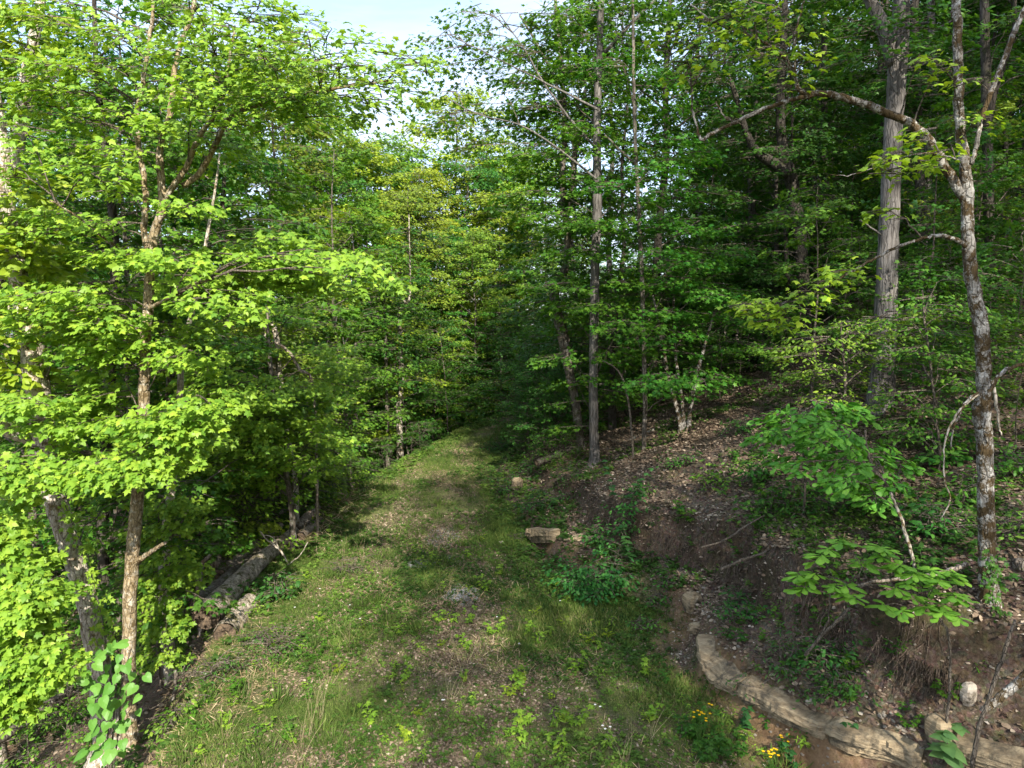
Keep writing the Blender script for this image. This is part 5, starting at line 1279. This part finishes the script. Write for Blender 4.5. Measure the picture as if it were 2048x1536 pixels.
for i, (x, y, s) in enumerate([(3.6, 20.5, .8), (5.2, 22, .9), (4.4, 25, 1.0), (6.8, 24, 1.0), (2.6, 23.5, .8), (8.5, 27, 1.1), (6, 29, 1.1), (10.5, 25, 1.0), (3.4, 28, 1.0), (12.5, 29, 1.2), (9, 33, 1.2), (13, 22, .9), (16, 27, 1.1), (7.5, 21, .7)]):
    put("thicket", x, y, s, C_DEEP if i % 2 else C_MID, "%s thicket behind the trunks beside the track, %s" % (tone(C_DEEP if i % 2 else C_MID), "lower part" if x < 6 else "upper part"), "tree", "thickets behind the bank trunks")
# far woods as one mass
mass = MB(); massT = MB()
g = np.random.default_rng(99)
cnt = 0
while cnt < 95:
    x, y = (g.uniform(-70, 100), g.uniform(58, 110)) if cnt < 70 else (g.uniform(8, 45), g.uniform(58, 75))
    if abs(x) > y * .85: continue
    if -.28 < x / y < .02 : sc = .72
    elif x / y > .0: sc = 1.0
    else: sc = .85
    k = KINDS["tall"][cnt % 4]
    off = (x, y, H(x, y)); rz = g.uniform(0, 6.28)
    mass.merge(k[2], None, off, sc, rz); mass.merge(k[3], 1, off, sc, rz); cnt += 1
o = mass.build("distant_woods", [M_leaf, B_dark], None, None, C_MID)
tag(o, "far woods closing the view behind the nearer trees", "woods", kind="stuff")

# the woods go on behind the viewpoint and shade the track
for i, (x, y, s) in enumerate(SHADE):
    put("airy" if x < 14 else "tall", x, y, s, C_MID, "tall tree of the same woods standing behind the viewpoint", "tree", "trees behind the viewpoint", var=i)

# ------------------------------------------------------------------ ground cover
def area_points(n, x0, x1, y0, y1, dens, g):
    out = []
    tot = 0
    while tot < n:
        x = g.uniform(x0, x1, n * 2); yy = y0 + (y1 - y0) * g.uniform(0, 1, n * 2) ** 1.0
        k = (g.uniform(0, 1, n * 2) < dens(x, yy)) & (np.abs(x) < yy * .80 + 2.2)
        out.append(np.stack([x[k], yy[k]], 1)); tot += k.sum()
    o = np.concatenate(out)[:n]
    return o[:, 0], o[:, 1]
def slope_z(x, y): return height(x, y)

g = np.random.default_rng(123)
def turf_d(x, y):
    t = trail_mask(x, y)
    p = vnoise(x, y, .8, 21) * .5 + vnoise(x, y, 2.1, 22) * .5
    edge = sstep(1.1, .3, np.minimum(np.abs(x - xr(y)), np.abs(x - xl(y))))
    far = np.clip(9 / y, .18, 1) * (1 - .8 * worn_mask(x, y))
    return t * np.clip(.30 + 1.4 * (p - .42) + .5 * edge, .10, 1) * far
mb = MB()
x, y = area_points(230000, -6, 6, 4.6, 34, turf_d, g)
n = len(x); z = slope_z(x, y)
patch = vnoise(x, y, 1.0, 31)
hgt = (.024 + .062 * np.clip(patch - .3, 0, 1) ** 1.0 * 1.4) * g.uniform(.5, 1.4, n) * (1 + .02 * y)
ax = g.normal(size=(n, 3)) * .55 + npv((0, 0, 1)); ax[:, 2] = np.abs(ax[:, 2])
nr = g.normal(size=(n, 3)) + npv((0, -.6, .2))
tint = np.clip(.62 * vnoise(x, y, .9, 33) + g.uniform(-.05, .30, n) + (g.uniform(0, 1, n) > .86) * .4, 0, 1)
mb.leaves(BLADE, np.stack([x, y, z], 1), ax, nr, hgt * 1.25 * (.62 + .38 * sstep(6, 12, y)), tint, 0)
tag(mb.build("grass", [M_lawn]), "patchy short grass covering the track", "grass", kind="stuff")

# tall dark tufts and straw
mb = MB(); mb2 = MB()
cx, cy = area_points(230, -5, 5.5, 4.8, 26, lambda x, y: trail_mask(x, y) * sstep(.35, .7, vnoise(x, y, .7, 41)) * np.clip(8 / y, .2, 1), g)
for a, b in zip(cx, cy):
    k = 46; xx = a + g.normal(size=k) * .07; yy = b + g.normal(size=k) * .07
    h = g.uniform(.08, .20) * g.uniform(.5, 1.1, k)
    ax = np.stack([(xx - a) * 5 + g.normal(size=k) * .25, (yy - b) * 5 + g.normal(size=k) * .25, np.ones(k)], 1)
    mb.leaves(BLADE, np.stack([xx, yy, height(xx, yy)], 1), ax, g.normal(size=(k, 3)) + npv((0, -.5, .2)), h, np.clip(g.uniform(.1, .5) + g.normal(size=k) * .1, 0, 1), 0)
tag(mb.build("grass", [M_lawn]), "taller dark green tufts standing out of the short grass", "grass", kind="stuff")
for i in range(26000):
    pass
x, y = area_points(22000, -6, 5, 4.8, 26, lambda x, y: (sstep(.45, .7, vnoise(x, y, .8, 51)) * sstep(-.8, .8, xr(y) - x) * sstep(1.2, 0, xl(y) - x) * .8 + .25 * sstep(.9, .2, np.abs(x - xl(y)))) * np.clip(8 / y, .2, 1), g)
n = len(x); ax = g.normal(size=(n, 3)) * npv((1, 1, .25)) + npv((0, 0, .35)); ax[:, 2] = np.abs(ax[:, 2])
mb2.leaves(BLADE, np.stack([x, y, height(x, y) + .004], 1), ax, g.normal(size=(n, 3)) + npv((0, -.3, .8)), g.uniform(.05, .17, n) * .8, g.uniform(0, 1, n), 0)
tag(mb2.build("dry_grass", [M_straw]), "dead straw-coloured grass lying in the turf", "dry grass", kind="stuff")
# tall seed stalks on the left verge, each clump a thing
for i, (u, v, hh) in enumerate([(690, 1130, .55), (725, 1120, .4), (620, 1480, .55), (640, 1440, .5), (600, 1520, .6), (500, 1400, .5), (530, 1360, .35), (450, 1480, .5), (905, 1400, .4), (930, 1330, .35), (880, 1210, .4), (480, 1270, .4), (540, 1120, .5), (700, 1290, .35), (740, 1000, .4), (820, 980, .35), (570, 1300, .35), (1300, 1480, .35), (1250, 1530, .4), (660, 1370, .4)]):
    p, t = G(u, v); mb = MB(); g = np.random.default_rng(300 + i)
    for s in range(7):
        tip = p + npv((g.normal() * .12, g.normal() * .06, hh * g.uniform(.7, 1.15))); b = p + npv((g.normal() * .03, g.normal() * .03, 0))
        q = smooth_path(npv([b, (b + tip) / 2 + g.normal(size=3) * .02, tip]), 6); mb.tube(q, np.linspace(.0018, .0009, 6), 3)
        mb.A[-1] = np.full(len(mb.T[-1]), g.uniform(.4, 1))
    tag(mb.build("dry_stalks", [M_straw], None, p), "clump of thin dry grass stalks standing on the %s of the track" % ("left side" if u < 800 else "middle" if u < 1000 else "right side"), "grass", "clumps of dry stalks")

# leaf litter
g = np.random.default_rng(321)
def litter(n, x0, x1, y0, y1, dens, size, label):
    x, y = area_points(n, x0, x1, y0, y1, dens, g); n = len(x)
    mb = MB(); z = height(x, y)
    sh = (npv([(0, 0, 0), (.3, .35, .10), (.22, .8, .06), (0, 1, .0), (-.26, .7, .10), (-.3, .3, .05)]), np.array([(0, 1, 4), (1, 2, 4), (2, 3, 4), (0, 4, 5)]))
    ax = g.normal(size=(n, 3)) * npv((1, 1, .25)); nr = npv((0, 0, 1)) + g.normal(size=(n, 3)) * .42
    mb.leaves(sh, np.stack([x, y, z + .008], 1), ax, nr, size * g.uniform(.5, 1.3, n) * (1 + y * .02), np.clip(g.beta(1.6, 2.2, n), 0, 1), 0)
    return tag(mb.build("leaf_litter", [M_litter]), label, "dead leaves", kind="stuff")
litter(104000, 0, 18, 4.5, 26, lambda x, y: sstep(0, .5, x - xr(y)) * np.clip(8 / y, .25, 1) * (.35 + .65 * sstep(.3, .55, vnoise(x, y, 1.4, 61))), .055, "brown dead leaves carpeting the right slope")
litter(52000, -5, 5, 4.6, 24, lambda x, y: trail_mask(x, y) * (.25 + worn_mask(x, y)) * sstep(.62, .35, vnoise(x, y, .8, 21) * .5 + vnoise(x, y, 2.1, 22) * .5 - .08) * np.clip(8 / y, .25, 1), .033, "dead leaves lying in the bare worn parts of the track")
litter(12000, -14, -3, 6, 20, lambda x, y: sstep(0, .6, xl(y) - x), .06, "dead leaves on the slope below the left verge")

# small green ground plants
def forbs(n, x0, x1, y0, y1, dens, size, label, seed):
    g = np.random.default_rng(seed); cx, cy = area_points(n, x0, x1, y0, y1, dens, g); mb = MB(); m = 6
    a = np.arange(m) * 6.283 / m
    az = (g.uniform(0, 6.28, len(cx))[:, None] + a[None, :] + g.normal(size=(len(cx), m)) * .3).ravel()
    s = np.repeat(size * g.uniform(.5, 1.5, len(cx)) * (1 + .02 * cy), m)
    tv = np.repeat(np.clip(.75 * vnoise(cx, cy, .7, 71) + g.uniform(-.1, .4, len(cx)), 0, 1), m)
    pos = np.repeat(np.stack([cx, cy, height(cx, cy)], 1), m, 0); n2 = len(pos)
    pos[:, 2] += s * g.uniform(.1, 1.0, n2)
    ax = np.stack([np.cos(az), np.sin(az), g.uniform(-.1, .6, n2)], 1)
    mb.leaves(RHOMB, pos, ax, npv((0, 0, 1)) + g.normal(size=(n2, 3)) * .3, s, tv, 0)
    return tag(mb.build("ground_cover", [M_forb]), label, "ground cover", kind="stuff")
forbs(17000, -5, 5, 4.6, 30, lambda x, y: trail_mask(x, y) * (1 - .7 * worn_mask(x, y)) * (.15 + .85 * sstep(.45, .65, vnoise(x, y, .9, 81))) * np.clip(8 / y, .25, 1), .03, "tiny green leaves among the grass of the track", 1)
forbs(10000, 0, 15, 4.6, 26, lambda x, y: sstep(0, .4, x - xr(y)) * sstep(.52, .68, vnoise(x, y, .8, 82)) * np.clip(8 / y, .25, 1), .04, "low green plants scattered over the leaf-strewn slope", 2)
forbs(5000, -14, -3, 6, 24, lambda x, y: sstep(-.4, .4, xl(y) - x) * sstep(.35, .55, vnoise(x, y, .8, 83)), .055, "low green plants on the slope left of the track", 3)
forbs(4000, -7, 4, 10, 34, lambda x, y: np.maximum(sstep(.9, .2, np.abs(x - xl(y))), sstep(1.1, .2, np.abs(x - xr(y) - .3))) * np.clip(12 / y, .3, 1), .055, "green verge plants along both edges of the track", 4)

# gravel
def gravel(u, v, w, d, n, label):
    p, t = G(u, v); g = np.random.default_rng(int(u)); mb = MB()
    a = g.uniform(0, 6.28, n); r = np.sqrt(g.uniform(0, 1, n)); x = p[0] + np.cos(a) * r * w / 2 * g.uniform(.7, 1.2, n); y = p[1] + np.sin(a) * r * d / 2 * g.uniform(.7, 1.2, n)
    peb = (npv([(.5, 0, .1), (0, .45, .12), (-.5, .05, .1), (0, -.5, .1), (0, 0, .34), (.3, .3, -.1)]), np.array([(0, 1, 4), (1, 2, 4), (2, 3, 4), (3, 0, 4)]))
    ax = np.stack([np.cos(a * 5), np.sin(a * 5), 0 * a], 1)
    mb.leaves(peb, np.stack([x, y, height(x, y) - .001], 1), ax, npv((0, 0, 1)) + g.normal(size=(n, 3)) * .25, g.uniform(.012, .04, n), g.uniform(0, 1, n), 0)
    tag(mb.build("gravel", [M_gravel]), label, "gravel", kind="stuff")
gravel(842, 1128, .6, .4, 1600, "left one of the grey gravel patches on the track")
gravel(925, 1190, .6, .9, 2000, "nearest grey gravel patch on the track, beside the seedlings")
gravel(885, 1075, .7, 1.4, 3200, "furthest grey gravel patch in the worn middle of the track")
gravel(905, 1118, .4, .4, 600, "small gravel patch to the right of the left one")

g = np.random.default_rng(64)
x, y = area_points(5200, 1, 7.5, 4.6, 16, lambda x, y: sstep(-.25, .1, x - xr(y)) * sstep(2.8, 1.2, x - xr(y)) * (.15 + .85 * sstep(.45, .7, vnoise(x, y, 1.3, 91))), g)
mb = MB(); n = len(x); peb = (npv([(.5, 0, .1), (0, .45, .12), (-.5, .05, .1), (0, -.5, .1), (0, 0, .34), (.3, .3, -.1)]), np.array([(0, 1, 4), (1, 2, 4), (2, 3, 4), (3, 0, 4)]))
aa = g.uniform(0, 6.28, n)
mb.leaves(peb, np.stack([x, y, height(x, y) - .002], 1), np.stack([np.cos(aa), np.sin(aa), 0 * aa], 1), npv((0, 0, 1)) + g.normal(size=(n, 3)) * .3, .012 + .045 * g.uniform(0, 1, n) ** 3, g.uniform(0, 1, n), 0)
tag(mb.build("rubble", [simple_var("rubble_stone", [(0, (.16, .12, .085)), (.5, (.30, .24, .18)), (1, (.48, .42, .35))])]), "small stones and clods strewn down the cut bank", "rubble", kind="stuff")
# seedlings: one mesh of each kind, copied
seedK = []
for i in range(6):
    gg = np.random.default_rng(500 + i); mb = MB()
    hh = .16; lean = gg.normal(size=2) * .03
    for s in range(3 if i % 2 else 2):
        tip = npv((lean[0] + gg.normal() * .06, lean[1] + gg.normal() * .06, hh * gg.uniform(.6, 1.1)))
        q = npv([(0, 0, -.01), tip * .5, tip]); mb.tube(q, [.003, .0025, .002], 3, 1)
        for f in (.35, .65, 1.0):
            whorl(mb, tip * f, 3 if f < 1 else 5, .065 * (1.15 - .3 * f), gg, [MAPLE_S, OVAL, LANCE][i % 3], .5, -.1)
    seedK.append(mb.mesh("seedling", [M_leaf, B_twig]))
def seedling(u, v, s, color, label, group):
    nseed[0] += 1; g = np.random.default_rng(nseed[0]); p, t = G(u, v)
    o = bpy.data.objects.new("seedling", seedK[nseed[0] % 6]); COL.objects.link(o); o.location = p; o.rotation_euler = (g.normal() * .1, g.normal() * .1, g.uniform(0, 6.28)); o.scale = (s,) * 3
    o.color = (*(npv(color) * g.uniform(.8, 1.15)), 1); tag(o, label, "seedling", group)
g = np.random.default_rng(8)
trailP = [(610, 1535), (760, 1060), (990, 1050), (1200, 1230), (1330, 1535)]
for k, (u, v) in enumerate(inpoly(58, trailP, g)):
    seedling(u, v, g.uniform(.5, 1.1), C_YEL if k % 2 else C_LIME, "small bright seedling growing in the grassy middle of the track", "seedlings in the grass of the track")
for u, v in [(985, 1270), (1075, 1290), (1095, 1270), (1035, 1360), (1045, 1380), (1200, 1370), (1150, 1345), (935, 1250), (905, 1245), (1040, 1450), (1050, 1480), (1110, 1450), (1150, 1455), (1130, 1500), (1210, 1490), (1290, 1350), (1300, 1440), (1220, 1260), (970, 1180), (840, 1110), (870, 1115), (1000, 1150)]:
    seedling(u, v, 1.25, C_LIME, "bright yellow-green maple seedling standing clear of the turf right of the gravel", "bright seedlings right of the gravel")
for k, (u, v) in enumerate(inpoly(60, [(1350, 960), (1500, 900), (2040, 980), (2040, 1230), (1620, 1200), (1330, 1050)], g)):
    seedling(u, v, g.uniform(.7, 1.7), C_MID if k % 2 else C_DEEP, "green seedling on the brown leaf litter of the upper slope", "seedlings on the upper slope")
for k, (u, v) in enumerate(inpoly(46, [(1320, 1100), (1560, 1200), (2000, 1400), (1850, 1480), (1450, 1330)], g)):
    seedling(u, v, g.uniform(.6, 1.2), C_MID if k % 3 else C_DEEP, "green seedling growing on the bench above the rock ledge", "seedlings on the bench above the ledge")
for k, (u, v) in enumerate(inpoly(30, [(1330, 1360), (1420, 1420), (1700, 1535), (1300, 1535)], g)):
    seedling(u, v, g.uniform(.6, 1.3), C_DEEP if k % 3 else C_LIME, "seedling growing between the track and the foot of the rock ledge", "seedlings below the ledge")
for k, (u, v) in enumerate(inpoly(44, [(300, 1535), (420, 1300), (640, 1060), (720, 1080), (640, 1330), (600, 1535)], g)):
    seedling(u, v, g.uniform(.6, 1.2), C_LIME if k % 2 else C_MID, "green seedling on the grassy left verge beside the logs", "seedlings on the left verge")
# tiny white flowers
g = np.random.default_rng(9)
for k, (u, v) in enumerate([(885, 1418), (888, 1412), (1190, 1425), (1200, 1432), (1205, 1470), (1210, 1478), (994, 1248), (1038, 1303), (720, 1245), (405, 1358), (412, 1362), (408, 1352), (1220, 1465), (1120, 1215), (700, 1225), (640, 1190), (590, 1225)]):
    p, t = G(u, v); mb = MB(); tip = p + npv((0, 0, g.uniform(.06, .12))); mb.tube(npv([p, tip]), .0015, 3, 1)
    a = np.arange(5) * 1.2566; mb.leaves(RHOMB, np.repeat(tip[None], 5, 0), np.stack([np.cos(a), np.sin(a), a * 0 + .2], 1), np.repeat(npv([[0, -.3, 1]]), 5, 0), .018, .5, 0)
    tag(mb.build("white_flower", [M_petal, B_twig], None, p, (.8, .8, .8)), "tiny white wildflower in the %s" % ("weeds on the left verge" if u < 800 else "grass of the track"), "flower", "tiny white wildflowers")
# things that would share a label are told apart by their order across the photo
from collections import defaultdict
_sets = defaultdict(list)
for o in COL.objects:
    if o.parent is None and "label" in o and "category" in o: _sets[(o["label"], o.get("group"))].append(o)
ORD = ["leftmost", "second from left", "third from left", "fourth from left", "fifth from left", "sixth from left", "seventh from left", "eighth from left", "ninth from left", "tenth from left", "eleventh from left", "twelfth from left"]
for (lab, grp), os_ in _sets.items():
    n = len(os_)
    if 2 <= n <= 12 and grp != "trees behind the viewpoint" and "tiny" not in lab:
        os_.sort(key=lambda o: o.location[0] / max(.1, o.location[1]))
        for i, o in enumerate(os_):
            w = "rightmost" if i == n - 1 else ORD[i]
            if len(lab.split()) + len(w.split()) <= 16: o["label"] = lab + ", " + w
